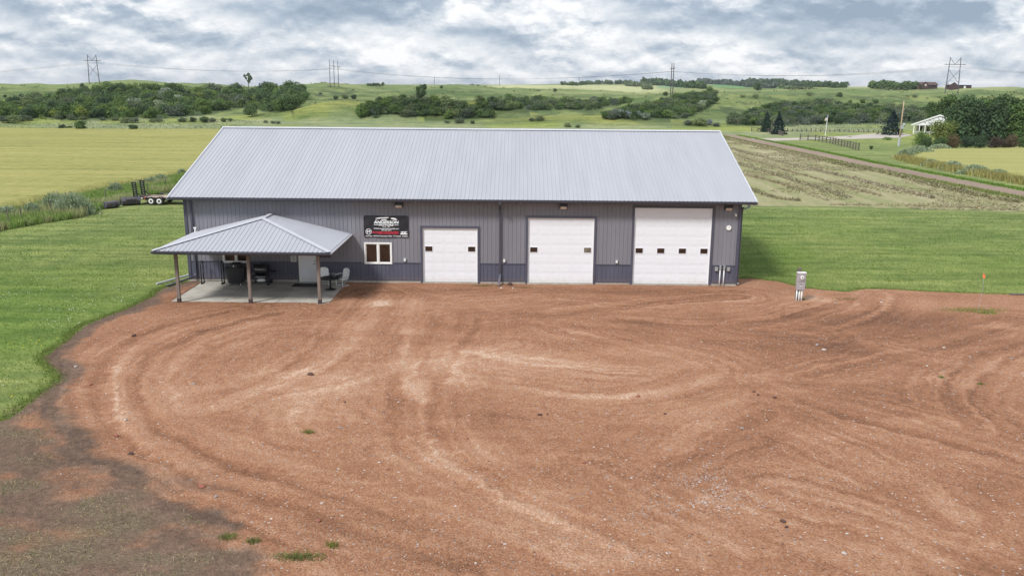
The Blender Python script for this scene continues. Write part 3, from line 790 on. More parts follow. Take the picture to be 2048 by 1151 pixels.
def ribwall(mb, x0, x1, z0, z1, y=0., sgn=-1):
    pr = ribs(x0, x1); n = len(mb.v)
    for x, d in pr:
        mb.v += [(x, y+sgn*d, z0), (x, y+sgn*d, z1)]
    for i in range(len(pr)-1):
        a = n+2*i
        mb.f.append([a, a+2, a+3, a+1] if sgn < 0 else [a, a+1, a+3, a+2])
WZ = 1.06
PW = .9144
x = X0
while x < X1-.01:
    xe = min(x+PW, X1)
    cuts = sorted({x, xe}|{v for o_ in OPEN for v in o_[:2] if x < v < xe})
    up = MB(); lw = MB()
    for a, b_ in zip(cuts[:-1], cuts[1:]):
        mid = (a+b_)/2
        for mb, z0, z1 in ((up, WZ, SOF+.03), (lw, .08, WZ)):
            segs = [(z0, z1)]
            for o_ in OPEN:
                if o_[0] < mid < o_[1]:
                    ns = []
                    for s0, s1 in segs:
                        if o_[3] <= s0 or o_[2] >= s1: ns.append((s0, s1)); continue
                        if o_[2] > s0: ns.append((s0, o_[2]))
                        if o_[3] < s1: ns.append((o_[3], s1))
                    segs = ns
            for s0, s1 in segs: ribwall(mb, a, b_, s0, s1)
    if up.f: part('wall_panel', up, M['wall'], B)
    if lw.f: part('wainscot_panel', lw, M['wains'], B)
    x = xe
# trims along the front, broken at the openings
def spans(z):
    xs = [X0]
    for o_ in sorted(OPEN):
        if o_[2] < z < o_[3]: xs += [o_[0]-.13, o_[1]+.13]
    return list(zip(xs[0::2], xs[1::2]+[X1]))
for a, b_ in spans(WZ): part('wainscot_trim', MB().box(a, b_, -.034, .0, WZ-.02, WZ+.03), M['trim'], B)
for a, b_ in spans(.02):
    part('base_trim', MB().box(a, b_, -.036, .01, .055, .10), M['trim'], B); part('foundation', MB().box(a, b_, -.012, .2, -.35, .054), M['found'], B)
for xa, xb in ((X0-.03, X0+.13), (X1-.13, X1+.03)):
    part('corner_trim', MB().box(xa, xb, -.045, .13, .056, SOF+.02), M['trim'], B)
# side walls and back wall
for xs_, nm in ((X0, 'left'), (X1, 'right')):
    g_ = MB(); g_.prism([(xs_-.0, .12, .0), (xs_, DEP, 0), (xs_, DEP, SOF+.2), (xs_, RY, RZ-.12), (xs_, .12, SOF+.2)], (.02 if xs_ < 0 else -.02, 0, 0))
    k = .35
    while k < DEP-.1:
        zt = EZ+SLP*(min(k, 2*RY-k)-EY)-.16
        g_.box(xs_-(.02 if xs_ < 0 else 0), xs_+(.02 if xs_ > 0 else 0), k-.018, k+.018, .02, zt); k += RP
    part('gable_wall', g_, M['wall'], B)
part('foundation', MB().box(X0-.01, X0+.2, .2, DEP, -.35, .0), M['found'], B)
part('foundation', MB().box(X1-.2, X1+.01, .2, DEP, -.35, .0), M['found'], B)
bw = MB(); ribwall(bw, X0, X1, 0, SOF+.05, DEP, 1); part('back_wall', bw, M['wall'], B)
part('floor_slab', MB().box(X0+.2, X1-.2, .25, DEP-.1, -.3, -.02), M['conc'], B)
# roof panels, front and back slope
npan = 35; rw = (RX1-RX0)/npan
def roofpanel(x0, x1, back):
    mb = MB(); n0 = 0; pr = [(x0, 0)]
    for k in range(4):
        c = x0+(k+.5)*rw/4
        pr += [(c-.032, 0), (c-.012, .018), (c+.012, .018), (c+.032, 0)]
    pr.append((x1, 0))
    nz = math.cos(math.atan(SLP)); ny_ = -math.sin(math.atan(SLP))
    for x_, d in pr:
        ya, za, yb, zb = EY-.05, EZ-.05*SLP, RY, RZ
        if back: ya, yb = 2*RY-ya, 2*RY-yb
        sg = -1 if back else 1
        mb.v += [(x_, ya+sg*ny_*d, za+nz*d), (x_, yb+sg*ny_*d, zb+nz*d)]
    for i in range(len(pr)-1):
        a = 2*i
        mb.f.append([a, a+2, a+3, a+1] if not back else [a, a+1, a+3, a+2])
    return mb
for bk in (0, 1):
    for i in range(npan):
        part('roof_panel', roofpanel(RX0+i*rw, RX0+(i+1)*rw-.0015, bk), M['roof'], B)
dk = MB()
for bk in (0, 1):
    f_ = (lambda y: 2*RY-y) if bk else (lambda y: y)
    dk.prism([(RX0+.03, f_(EY), EZ-.02), (RX0+.03, f_(RY), RZ-.02), (RX0+.03, f_(RY), RZ-.14), (RX0+.03, f_(EY), EZ-.14)], (RX1-RX0-.06, 0, 0))
part('roof_deck', dk, M['soffit'], B)
rc = MB()
for sg in (-1, 1):
    rc.prism([(RX0-.04, RY, RZ+.065), (RX0-.04, RY+sg*.21, RZ+.062-.21*SLP), (RX0-.04, RY+sg*.21, RZ+.052-.21*SLP), (RX0-.04, RY, RZ+.05)], (RX1-RX0+.08, 0, 0))
part('ridge_cap', rc, M['roof_trim'], B)
for xa, xb in ((RX0-.035, RX0+.05), (RX1-.05, RX1+.035)):
    rk = MB()
    for bk in (0, 1):
        f_ = (lambda y: 2*RY-y) if bk else (lambda y: y)
        rk.prism([(xa, f_(EY-.05), EZ+.02), (xa, f_(RY), RZ+.045), (xa, f_(RY), RZ-.17), (xa, f_(EY-.05), EZ-.185)], (xb-xa, 0, 0))
    part('rake_trim', rk, M['roof_trim'], B)
part('soffit', MB().box(RX0+.06, RX1-.06, EY+.03, .05, SOF-.02, SOF), M['soffit'], B)
part('fascia', MB().box(RX0+.05, RX1-.05, EY-.005, EY+.028, SOF-.022, EZ-.025), M['gutter'], B)
gt = MB().prism([(RX0-.02, EY-.008, EZ-.035), (RX0-.02, EY-.115, EZ-.045), (RX0-.02, EY-.115, EZ-.065), (RX0-.02, EY-.09, EZ-.15), (RX0-.02, EY-.008, EZ-.155)], (RX1-RX0+.04, 0, 0))
part('gutter', gt, M['gutter'], B)
def downspout(pts, w_=.085, h=.065):
    mb = MB()
    for a, b_ in zip(pts[:-1], pts[1:]):
        v = (Vector(b_)-Vector(a)).normalized()*.02
        mb.beam(Vector(a)-v, Vector(b_)+v, w_, h, (0, 1, 0) if abs(v.z) > .012 else (0, 0, 1))
    return mb
dsp = part('downspout', downspout([(.085, EY-.06, EZ-.13), (.085, EY-.06, EZ-.26), (.085, -.085, EZ-.56), (.085, -.085, .42)], .11, .08), M['gutter'], B)
part('downspout_elbow', downspout([(.085, -.09, .45), (.075, -.14, .30), (.02, -.62, GZ+.06)], .12, .09), M['wains'], dsp)
part('downspout', downspout([(13.52, EY-.05, EZ-.13), (13.60, EY-.05, EZ-.30), (13.42, EY+.06, EZ-.40), (13.42, -.02, EZ-.42), (13.415, .06, 4.0), (13.415, .06, .10), (13.46, -.02, .02)], .08, .07), M['gutter'], B)
dl_ = part('downspout', downspout([(-16.98, -.085, SOF-.05), (-16.98, -.085, .35)], .10, .08), M['trim'], B)
part('downspout_extension', downspout([(-16.98, -.085, .38), (-17.05, -.16, .22), (-18.15, -1.35, GZ+.05)], .11, .085), M['trim'], dl_)
dl2 = part('downspout', downspout([(X0-.09, 1.0, SOF-.1), (X0-.09, 1.0, .3)], .10, .08), M['trim'], B)
part('downspout_extension', downspout([(X0-.09, 1.0, .32), (-17.6, .85, .12), (-18.9, -.85, GZ+.05)], .11, .085), M['roof_trim'], dl2)

# garage doors
SH = .5334
for (dx, dw, dh, nc, wc) in DOORS:
    lab = {5: 'smallest white garage door with two small windows', 6: 'middle white garage door with two small windows', 7: 'largest white garage door with four small windows'}[nc]
    D = bpy.data.objects.new('garage_door', None); COL.objects.link(D); D.parent = B; D.location = -B.location; D['label'] = lab
    D.empty_display_size = .2
    def sub(nm, mb, mt, **k):
        o = bpy.data.objects.new(nm, mb.mesh(nm, mt, **k)); COL.objects.link(o); o.parent = D; return o
    fr = MB()
    fr.box(dx-.13, dx, -.05, .10, -.09, dh+.0); fr.box(dx+dw, dx+dw+.13, -.05, .10, -.09, dh); fr.box(dx-.13, dx+dw+.13, -.051, .10, dh, dh+.12)
    sub('door_trim', fr, M['trim'])
    st = MB(); st.box(dx, dx+.035, -.01, .055, -.0, dh); st.box(dx+dw-.035, dx+dw, -.01, .055, 0, dh); st.box(dx+.035, dx+dw-.035, -.01, .055, dh-.035, dh)
    sub('weather_strip', st, M['whitep'])
    sub('door_sill', MB().box(dx-.02, dx+dw+.02, -.10, .3, -.3, -.005), M['found'])
    z = 0.; i = 0
    while z < dh-.02:
        zt = min(z+SH, dh)
        mb = MB(); mb.box(dx+.012, dx+dw-.012, .055, .095, z+.0015, zt-.0015)
        cw = (dw-.06)/nc
        win = (i == 3)
        for c in range(nc):
            a, b_ = dx+.03+c*cw+.05, dx+.03+(c+1)*cw-.05
            if win and c in wc: continue
            if zt-z < SH-.02:
                if zt-z < .18: continue
                z0_, z1_ = z+.075, zt-.03
            else: z0_, z1_ = z+.075, zt-.075
            # raised panel with sloped rim inside a shallow groove
            mb.prism([(a, .0551, z0_), (b_, .0551, z0_), (b_, .0551, z1_), (a, .0551, z1_)], (0, -.0035, 0))
            mb.prism([(a+.03, .052, z0_+.03), (b_-.03, .052, z0_+.03), (b_-.03, .052, z1_-.03), (a+.03, .052, z1_-.03)], (0, -.005, 0))
        sub('door_section', mb, M['white'], bevel=.003)
        if win:
            for c in wc:
                cx_ = dx+.03+(c+.5)*cw; zc = (z+zt)/2
                f2 = MB()
                w2, h2, t2 = .225, .165, .025
                f2.box(cx_-w2, cx_-w2+t2, .035, .056, zc-h2, zc+h2); f2.box(cx_+w2-t2, cx_+w2, .035, .056, zc-h2, zc+h2)
                f2.box(cx_-w2+t2, cx_+w2-t2, .035, .056, zc-h2, zc-h2+t2); f2.box(cx_-w2+t2, cx_+w2-t2, .035, .056, zc+h2-t2, zc+h2)
                sub('window_frame', f2, M['white'])
                sub('window_pane', MB().box(cx_-w2+t2, cx_+w2-t2, .046, .0545, zc-h2+t2, zc+h2-t2), M['glass2'] if (nc == 6 and c == 5) else M['glass'])
        z = zt; i += 1
# windows
for k, (xa, xb, za, zb) in enumerate(WINS):
    fr = MB()
    fr.box(xa-.02, xa+.06, -.05, .08, za-.02, zb+.02); fr.box(xb-.06, xb+.02, -.05, .08, za-.02, zb+.02)
    fr.box(xa+.06, xb-.06, -.05, .08, za-.02, za+.06); fr.box(xa+.06, xb-.06, -.05, .08, zb-.06, zb+.02)
    xm = (xa+xb)/2; fr.box(xm-.045, xm+.045, -.045, .08, za+.06, zb-.06)
    w_ = part('window', fr, M['whitep'], B, bevel=.006)
    for a, b_ in ((xa+.06, xm-.045), (xm+.045, xb-.06)):
        s_ = MB(); s_.box(a, a+.035, -.02, .05, za+.06, zb-.06); s_.box(b_-.035, b_, -.02, .05, za+.06, zb-.06); s_.box(a+.035, b_-.035, -.02, .05, za+.06, za+.095); s_.box(a+.035, b_-.035, -.02, .05, zb-.095, zb-.06)
        part('sash', s_, M['whitep'], w_)
        part('pane', MB().box(a+.035, b_-.035, .01, .02, za+.095, zb-.095), M['glass'], w_)
# entry door
xa, xb, za, zb = ENTRY
D = MB(); D.box(xa+.05, xb-.05, -.012, .04, za+.03, zb-.05)
for (a, b_) in ((xa+.16, (xa+xb)/2-.05), ((xa+xb)/2+.05, xb-.16)):
    for (c, d) in ((za+.2, za+.78), (za+.95, za+1.55), (za+1.68, zb-.17)):
        D.prism([(a, -.0121, c), (b_, -.0121, c), (b_, -.0121, d), (a, -.0121, d)], (0, -.010, 0))
ed = part('entry_door', D, M['white'], B, bevel=.004)
fr = MB(); fr.box(xa-.06, xa+.05, -.045, .06, za, zb+.06); fr.box(xb-.05, xb+.06, -.045, .06, za, zb+.06); fr.box(xa+.05, xb-.05, -.045, .06, zb-.05, zb+.06)
part('door_frame', fr, M['whitep'], ed)
part('door_sill', MB().box(xa, xb, -.08, .05, za-.01, za+.025), M['galv'], ed)
hd = MB(); hd.lathe([(.028, 0), (.028, .02), (.012, .025), (.012, .055)], (xb-.13, -.075, .98-.0), 12, 'y'); hd.box(xb-.25, xb-.115, -.085, -.07, .97, .99)
hd.lathe([(.03, 0), (.03, .03)], (xb-.13, -.045, 1.13), 12, 'y')
part('handle', hd, M['black'], ed)

# porch roof (hipped), posts
PX0, PX1, PY, PZ, PRX, PRZ, PRY = -16.93, -8.2, -5.62, 2.70, -12.565, 3.75, -1.68
pr_ = MB()
pr_.prism([(PX0+.03, PY+.03, PZ-.035), (PX1-.03, PY+.03, PZ-.035), (PX1-.03, -.03, PZ-.035), (PX0+.03, -.03, PZ-.035)], (0, 0, .02))
porch = part('porch_roof', pr_, M['soffit'], B)
def slab(nm, pts, rib_from, rib_to, n):
    """a sloping roof face split into ribbed sheets; rib_from/rib_to: matching points along eave and above"""
    pass
def hip_face(eave_a, eave_b, top_a, top_b, inward):
    """sheets running up the slope from the eave a-b to the top a-b (a trapezium), each a part"""
    ea, eb, ta, tb = (Vector(p) for p in (eave_a, eave_b, top_a, top_b))
    along = (eb-ea).normalized(); Lh = (eb-ea).length
    upv = Vector(inward).normalized()
    nrm = along.cross(upv)
    if nrm.z < 0: nrm = -nrm
    sa = (ta-ea).dot(along); sb = (tb-ea).dot(along); run = (ta-ea).dot(upv)
    def top(s):
        if s < sa: return run*s/sa if sa > 1e-6 else run
        if s > sb: return run*(Lh-s)/(Lh-sb) if Lh-sb > 1e-6 else run
        return run
    s0 = 0.
    while s0 < Lh-.01:
        s1 = min(s0+PW, Lh); prof = [(s0, 0)]
        for k in range(4):
            c = s0+(k+.5)*PW/4
            if c+.032 < s1: prof += [(c-.032, 0), (c-.012, .022), (c+.012, .022), (c+.032, 0)]
        for extra in (sa, sb):
            if s0+.05 < extra < s1-.05 and all(abs(extra-q[0]) > .04 for q in prof): prof.append((extra, 0))
        prof.append((s1, 0)); prof.sort()
        mb = MB()
        for s, d in prof:
            mb.v += [tuple(ea+along*s+nrm*d), tuple(ea+along*s+upv*max(top(s), .001)+nrm*d)]
        for i in range(len(prof)-1):
            f_ = [2*i, 2*i+2, 2*i+3, 2*i+1]
            v0, v1, v2 = (Vector(mb.v[j]) for j in f_[:3])
            if (v1-v0).cross(Vector(mb.v[f_[3]])-v0).z < 0: f_ = f_[::-1]
            mb.f.append(f_)
        part('porch_roof_panel', mb, M['roof'], porch)
        s0 = s1
rise = PRZ-PZ
hip_face((PX0, PY, PZ), (PX1, PY, PZ), (PRX, PRY, PRZ), (PRX, PRY, PRZ), (0, PRY-PY, rise))
hip_face((PX1, PY, PZ), (PX1, -.02, PZ), (PRX, PRY, PRZ), (PRX, -.02, PRZ), (PRX-PX1, 0, rise))
hip_face((PX0, -.02, PZ), (PX0, PY, PZ), (PRX, -.02, PRZ), (PRX, PRY, PRZ), (PRX-PX0, 0, rise))
for a, b_, w_ in (((PX0, PY, PZ+.035), (PRX, PRY, PRZ+.035), .26), ((PX1, PY, PZ+.035), (PRX, PRY, PRZ+.035), .26), ((PRX, PRY, PRZ+.035), (PRX, -.02, PRZ+.035), .24)):
    part('hip_cap', MB().beam(a, b_, w_, .02), M['roof_trim'], porch)
fa = MB(); fa.box(PX0+.005, PX1-.005, PY+.002, PY+.03, PZ-.16, PZ-.015); fa.box(PX0+.005, PX0+.03, PY+.03, -.03, PZ-.16, PZ-.015); fa.box(PX1-.03, PX1-.005, PY+.03, -.03, PZ-.16, PZ-.015)
part('porch_fascia', fa, M['gutter'], porch)
pg = MB(); pg.prism([(PX0-.06, PY, PZ-.02), (PX0-.06, PY-.10, PZ-.03), (PX0-.06, PY-.10, PZ-.05), (PX0-.06, PY-.07, PZ-.12), (PX0-.06, PY, PZ-.125)], (PX1-PX0+.12, 0, 0))
part('porch_gutter', pg, M['gutter'], porch)
pg2 = MB(); pg2.prism([(PX1, PY-.02, PZ-.02), (PX1+.10, PY-.02, PZ-.03), (PX1+.10, PY-.02, PZ-.05), (PX1+.07, PY-.02, PZ-.12), (PX1, PY-.02, PZ-.125)], (0, -PY-.02, 0))
part('porch_gutter', pg2, M['roof_trim'], porch)
part('porch_beam', MB().box(PX0+.35, PX1-.35, -4.95, -4.81, PZ-.30, PZ-.04), M['wood'], porch)
SLAB = -.085
for px_ in (-16.10, -12.47, -8.95):
    ps = part('porch_post', MB().box(px_-.075, px_+.075, -4.955, -4.805, SLAB+.02, PZ-.30), M['wood'], B, bevel=.008)
    part('post_base', MB().box(px_-.085, px_+.085, -4.965, -4.795, SLAB+.001, SLAB+.22), M['postbase'], ps)
# vent pipe behind the porch roof
part('vent_pipe', MB().tube([(-16.75, -.3, PZ+.05), (-16.75, -.3, PZ+.30)], .05, 8).box(-16.82, -16.68, -.36, -.24, PZ+.26, PZ+.33), M['whitep'], B)

# patio of three poured slabs
P = bpy.data.objects.new('patio', None); COL.objects.link(P); struct(P)
cx = [-16.75, -14.0, -11.2, -8.38]
for a, b_ in zip(cx[:-1], cx[1:]):
    for ya, yb in ((-5.0, -2.55), (-2.55, -.015)):
        o = MB().box(a+.006, b_-.006, ya+.006, yb-.006, -.4, SLAB)
        part('concrete_slab', o, M['conc'], P, bevel=.008)
part('joint_bed', MB().box(cx[0]+.02, cx[-1]-.02, -4.98, -.03, -.42, SLAB-.02), M['found'], P)
# ------------------------------------------------------------------ fixtures on the front wall
for xc, lab in ((-5.50, 'dark wall lamp under the eave above the black banner'), (3.56, 'dark wall lamp under the eave above the middle garage door'), (12.63, 'dark wall lamp under the eave beside the largest garage door')):
    t = thing('wall_lamp', lab, 'lamp', (xc, -.03, 4.18), 'wall lamps under the eave')
    part('housing', MB().prism([(xc-.205, -.025, 4.18), (xc-.205, -.025, 4.55), (xc-.205, -.20, 4.55), (xc-.205, -.24, 4.34), (xc-.205, -.10, 4.18)], (.41, 0, 0)), M['black'], t, bevel=.01)
    part('lens', MB().prism([(xc-.17, -.236, 4.325), (xc+.17, -.236, 4.325), (xc+.17, -.112, 4.185), (xc-.17, -.112, 4.185)], (0, -.012, -.012)), M['lens'], t)
for xc, lab in ((-4.58, 'small white sensor box under the eave beside the banner lamp'), (1.20, 'small white sensor box under the eave between downspout and middle door')):
    t = thing('sensor_box', lab, 'sensor', (xc, -.03, 4.46), 'small sensor boxes under the eave')
    part('body', MB().box(xc-.04, xc+.04, -.09, -.02, 4.46, 4.57), M['whitep'], t, bevel=.006)
    part('eye', MB().lathe([(.02, 0), (.02, .012)], (xc, -.10, 4.515), 10, 'y'), M['lens'], t)
for xc, lab in ((-5.23, 'grey outlet box on the wall right of the double window'), (.32, 'grey outlet box on the wall beside the tall dark downspout'), (6.59, 'grey outlet box on the wall left of the largest garage door')):
    t = thing('outlet_box', lab, 'outlet', (xc, -.02, 1.16), 'outlet boxes along the wainscot')
    part('body', MB().box(xc-.065, xc+.065, -.10, -.02, 1.15, 1.34), M['boxgrey'], t, bevel=.008)
    part('cover', MB().box(xc-.055, xc+.055, -.115, -.101, 1.18, 1.33), M['pvc'], t, bevel=.004)
for xc, lab in ((12.16, 'grey switch box left of the two conduits by the corner'), (12.83, 'grey switch box right of the two conduits by the corner')):
    t = thing('switch_box', lab, 'switch box', (xc, -.02, .78))
    part('body', MB().box(xc-.085, xc+.085, -.13, -.02, .78, 1.0), M['galv'], t, bevel=.008)
    part('lever', MB().box(xc+.086, xc+.105, -.09, -.06, .86, .95), M['boxgrey'], t)
for xc, lab in ((12.38, 'left of two white conduit pipes beside the largest garage door'), (12.60, 'right of two white conduit pipes near the building corner')):
    t = thing('conduit', lab, 'conduit', (xc, -.06, GZ))
    part('pipe', MB().tube([(xc, -.075, GZ-.05), (xc, -.075, .85)], .035, 10), M['pvc'], t, smooth=True)
    part('fitting', MB().box(xc-.05, xc+.05, -.13, -.02, .84, 1.10), M['galv'], t, bevel=.012)
t = thing('wall_thermometer', 'round white dial thermometer high on the wall by the right corner', 'thermometer', (12.71, -.02, 3.21))
part('rim', MB().lathe([(.15, 0), (.15, .03), (.13, .035)], (12.71, -.06, 3.21), 24, 'y'), M['galv'], t)
part('dial', MB().lathe([(.135, 0), (.135, .006)], (12.71, -.067, 3.21), 24, 'y'), M['whitep'], t)
part('needle', MB().beam((12.71, -.070, 3.21), (12.74, -.070, 3.29), .012, .003, (0, 1, 0)), M['redl'], t)
t = thing('security_camera', 'small white security camera below the lamp at the right corner', 'camera', (13.04, -.02, 3.9))
part('mount', MB().lathe([(.05, 0), (.05, .03)], (13.04, -.05, 3.97), 12, 'y'), M['whitep'], t)
part('body', MB().tube([(13.06, -.07, 3.97), (13.02, -.22, 3.90)], .045, 10), M['whitep'], t, smooth=True)
t = thing('wall_box', 'pale flat box on the wall left of the entry door', 'wall box', (-11.46, -.02, 1.1))
part('frame', MB().box(-11.61, -11.31, -.045, -.02, 1.08, 1.52), M['whitep'], t, bevel=.008)
part('sheet', MB().box(-11.58, -11.34, -.05, -.046, 1.11, 1.49), M['boxgrey'], t)
t = thing('wall_ornament', 'black wrought iron wall ornament under the porch eave right of the door', 'wall ornament', (-9.67, -.02, 1.4))
part('bar', MB().box(-9.98, -9.38, -.05, -.02, 1.42, 1.46), M['black'], t)
for k in range(3):
    xk = -9.9+k*.23
    part('scroll_shape', MB().tube([(xk-.06, -.05, 1.33), (xk-.05, -.05, 1.42), (xk+.04, -.05, 1.47), (xk+.09, -.05, 1.55)], [.02, .035, .03, .015], 6).tube([(xk+.04, -.05, 1.45), (xk+.05, -.05, 1.33)], .016, 6), M['black'], t)

# banner
bx0, bx1, bz0, bz1 = -7.47, -4.98, 2.50, 3.72
BN = thing('shop_banner', 'black vinyl banner with white and red dealer lettering above the window', 'banner', (-6.22, -.03, bz0))
nx_, nz_ = 24, 12
mb = MB()
def bwave(u, v): return -.045-.010*math.sin(u*9+v*4)*math.sin(v*math.pi)-.006*math.sin(u*23-v*11)
for i in range(nx_+1):
    for j in range(nz_+1):
        u, v = i/nx_, j/nz_
        mb.v.append((bx0+(bx1-bx0)*u, bwave(u, v), bz0+(bz1-bz0)*v+.012*math.sin(u*9.4)*(1 if j in (0, nz_) else 0)))
for i in range(nx_):
    for j in range(nz_):
        a = i*(nz_+1)+j
        mb.f.append([a, a+nz_+1, a+nz_+2, a+1])
part('banner_sheet', mb, M['banner'], BN, smooth=True)
for u in (0, .5, 1):
    for zz in (bz0+.03, bz1-.03):
        part('grommet', MB().lathe([(.018, 0), (.018, .008)], (bx0+.035+(bx1-bx0-.07)*u, -.075, zz), 10, 'y'), M['galv'], BN)
def text(s, cx_, cz, w_, h, mat, bold=.0, shear=0.):
    cu = bpy.data.curves.new('lettering', 'FONT'); cu.body = s; cu.align_x = 'CENTER'; cu.align_y = 'CENTER'; cu.offset = bold; cu.shear = shear; cu.extrude = .004
    cu.resolution_u = 3
    o = bpy.data.objects.new('tmp', cu); COL.objects.link(o)
    bpy.context.view_layer.update()
    me = bpy.data.meshes.new_from_object(o.evaluated_get(bpy.context.evaluated_depsgraph_get()))
    bpy.data.objects.remove(o); bpy.data.curves.remove(cu)
    n = len(me.vertices); co = np.zeros(n*3, np.float32); me.vertices.foreach_get('co', co); co = co.reshape(-1, 3)
    lo, hi = co.min(0), co.max(0)
    out = np.zeros_like(co)
    out[:, 0] = cx_+((co[:, 0]-(lo[0]+hi[0])/2)/(hi[0]-lo[0]))*w_
    out[:, 2] = cz+((co[:, 1]-(lo[1]+hi[1])/2)/(hi[1]-lo[1]))*h
    out[:, 1] = -.071-np.where(co[:, 2] > 0, .004, 0)
    me.vertices.foreach_set('co', out.ravel()); me.materials.clear(); me.materials.append(mat); me.update()
    return part('lettering', me, mat, BN)
def U_(px): return bx0+(px-150)/(1890-150)*(bx1-bx0)          # banner scale taken from a close look at the sign
def V_(py): return bz1-(py-105)/(965-105)*(bz1-bz0)
def inkpoly(pts, mat='ink', nm='print_mark'):
    return part(nm, MB().prism([(U_(a), -.071, V_(b_)) for a, b_ in pts], (0, -.003, 0)), M[mat], BN)
def T2(s, x0, x1, y0, y1, mat='ink', **k): return text(s, (U_(x0)+U_(x1))/2, (V_(y0)+V_(y1))/2, U_(x1)-U_(x0), V_(y0)-V_(y1), M[mat], **k)
T2('ANDERSON', 540, 1510, 300, 412, bold=.035, shear=.15)
inkpoly([(545, 400), (1515, 394), (1512, 408), (538, 416)], 'cyanink')
T2('MOTORS', 735, 1305, 432, 508, bold=.04)
inkpoly([(545, 458), (715, 458), (715, 476), (545, 476)]); inkpoly([(1325, 458), (1500, 458), (1500, 476), (1325, 476)])
T2('Center - ND', 880, 1168, 530, 562, bold=.02)
T2('WWW.AndersonMotorsND.com', 540, 1505, 586, 638, bold=.02)
T2('701.301.0277', 835, 1225, 655, 698, bold=.02)
T2('ROUGH COUNTRY', 480, 1520, 722, 798, 'redink', bold=.03, shear=.2)
T2('SUSPENSION SYSTEMS', 700, 1505, 806, 834, 'redink', bold=.02)
T2('Auto Sales - Off-Road Customizing & Sales - Oil Changes - Detailing', 210, 1850, 876, 942, bold=.02)
inkpoly([(620, 200), (760, 175), (1135, 160), (1120, 190), (1050, 205), (800, 215), (740, 232), (625, 222)])
inkpoly([(835, 248), (1030, 240), (1050, 280), (840, 278)]); inkpoly([(615, 262), (680, 255), (675, 278), (615, 282)])
inkpoly([(1205, 190), (1290, 180), (1400, 205), (1460, 268), (1350, 268), (1210, 225)])
ring = MB(); nseg = 28; rcx, rcz = U_(335), V_(735); ro, ri = .165, .138
for k in range(nseg):
    a0, a1 = 2*math.pi*k/nseg, 2*math.pi*(k+1)/nseg
    ring.prism([(rcx+r_*math.cos(a_), -.071, rcz+r_*math.sin(a_)) for r_, a_ in ((ri, a0), (ro, a0), (ro, a1), (ri, a1))], (0, -.003, 0))
part('logo_ring', ring, M['ink'], BN)
for pts in (((270, 690), (300, 680), (335, 725), (335, 755), (300, 715), (300, 800), (275, 780)), ((400, 690), (370, 680), (335, 725), (335, 755), (370, 715), (370, 800), (395, 780))):
    inkpoly(pts, nm='logo_letter')
inkpoly([(1590, 722), (1835, 722), (1815, 745), (1570, 745)], nm='logo_letter'); inkpoly([(1565, 790), (1835, 790), (1835, 838), (1560, 838)], nm='logo_letter')
inkpoly([(1640, 745), (1690, 745), (1640, 790), (1595, 790)], nm='logo_letter'); inkpoly([(1740, 745), (1785, 745), (1740, 790), (1695, 790)], nm='logo_letter')

# ------------------------------------------------------------------ things on the patio
S = SLAB
t = thing('tube_rack', 'empty black tubular rack with two tall hoops against the wall', 'rack', (-15.9, -.45, S))
for xk in (-16.45, -15.32):
    pts = [(xk, -.72, S+.01), (xk, -.72, 1.02)]+[(xk, -.53-.19*math.cos(a), 1.02+.15*math.sin(a)) for a in np.linspace(0, math.pi, 7)]+[(xk, -.34, 1.02), (xk, -.34, S+.01)]
    part('hoop', MB().tube(pts, .03, 8), M['black'], t, smooth=True)
    part('foot', MB().beam((xk, -.82, S+.04), (xk, -.26, S+.04), .05, .05), M['black'], t)
for yk in (-.40,): part('rail', MB().tube([(-16.45, yk, S+.12), (-15.32, yk, S+.12)], .02, 6), M['black'], t)

t = thing('covered_grill', 'barbecue grill under a black fitted cover below the porch window', 'grill', (-14.5, -.72, S))
def loft(secs, n=20, power=3.):
    mb = MB()
    for (cx_, cy_, z_, rx, ry) in secs:
        for k in range(n):
            a = 2*math.pi*k/n; c, s_ = math.cos(a), math.sin(a)
            e_ = 2/power
            wv = 1+.03*math.sin(k*5.+z_*3)
            mb.v.append((cx_+rx*wv*math.copysign(abs(c)**e_, c), cy_+ry*wv*math.copysign(abs(s_)**e_, s_), z_))
    for i in range(len(secs)-1):
        for k in range(n):
            k2 = (k+1) % n
            mb.f.append([i*n+k, i*n+k2, (i+1)*n+k2, (i+1)*n+k])
    mb.f.append(list(range(n))[::-1]); mb.f.append([(len(secs)-1)*n+k for k in range(n)])
    return mb
part('fabric_cover', loft([(-14.52, -.72, S+.14, .44, .30), (-14.52, -.72, S+.5, .50, .31), (-14.53, -.72, S+.92, .56, .31), (-14.52, -.72, S+.97, .54, .30), (-14.49, -.72, S+1.0, .34, .29), (-14.48, -.70, S+1.17, .31, .25), (-14.48, -.68, S+1.23, .22, .15)]), M['cover'], t, smooth=False)
part('logo_patch', MB().prism([(-14.58, -.985, S+1.045), (-14.40, -.985, S+1.045), (-14.42, -.955, S+1.13), (-14.50, -.94, S+1.15), (-14.57, -.955, S+1.12)], (0, -.012, 0)), M['whitep'], t)
for xk in (-14.85, -14.2):
    for yk in (-.95, -.52):
        w_ = part('caster', MB().lathe([(.05, 0), (.06, .01), (.06, .035), (.05, .045)], (xk, yk-.02, S+.061), 12, 'y'), M['tyre'], t)
        part('hub', MB().lathe([(.03, 0), (.03, .049)], (xk, yk-.0225, S+.061), 10, 'y'), M['whitep'], w_)
        part('leg', MB().box(xk-.02, xk+.02, yk-.015, yk+.02, S+.115, S+.18), M['black'], t)

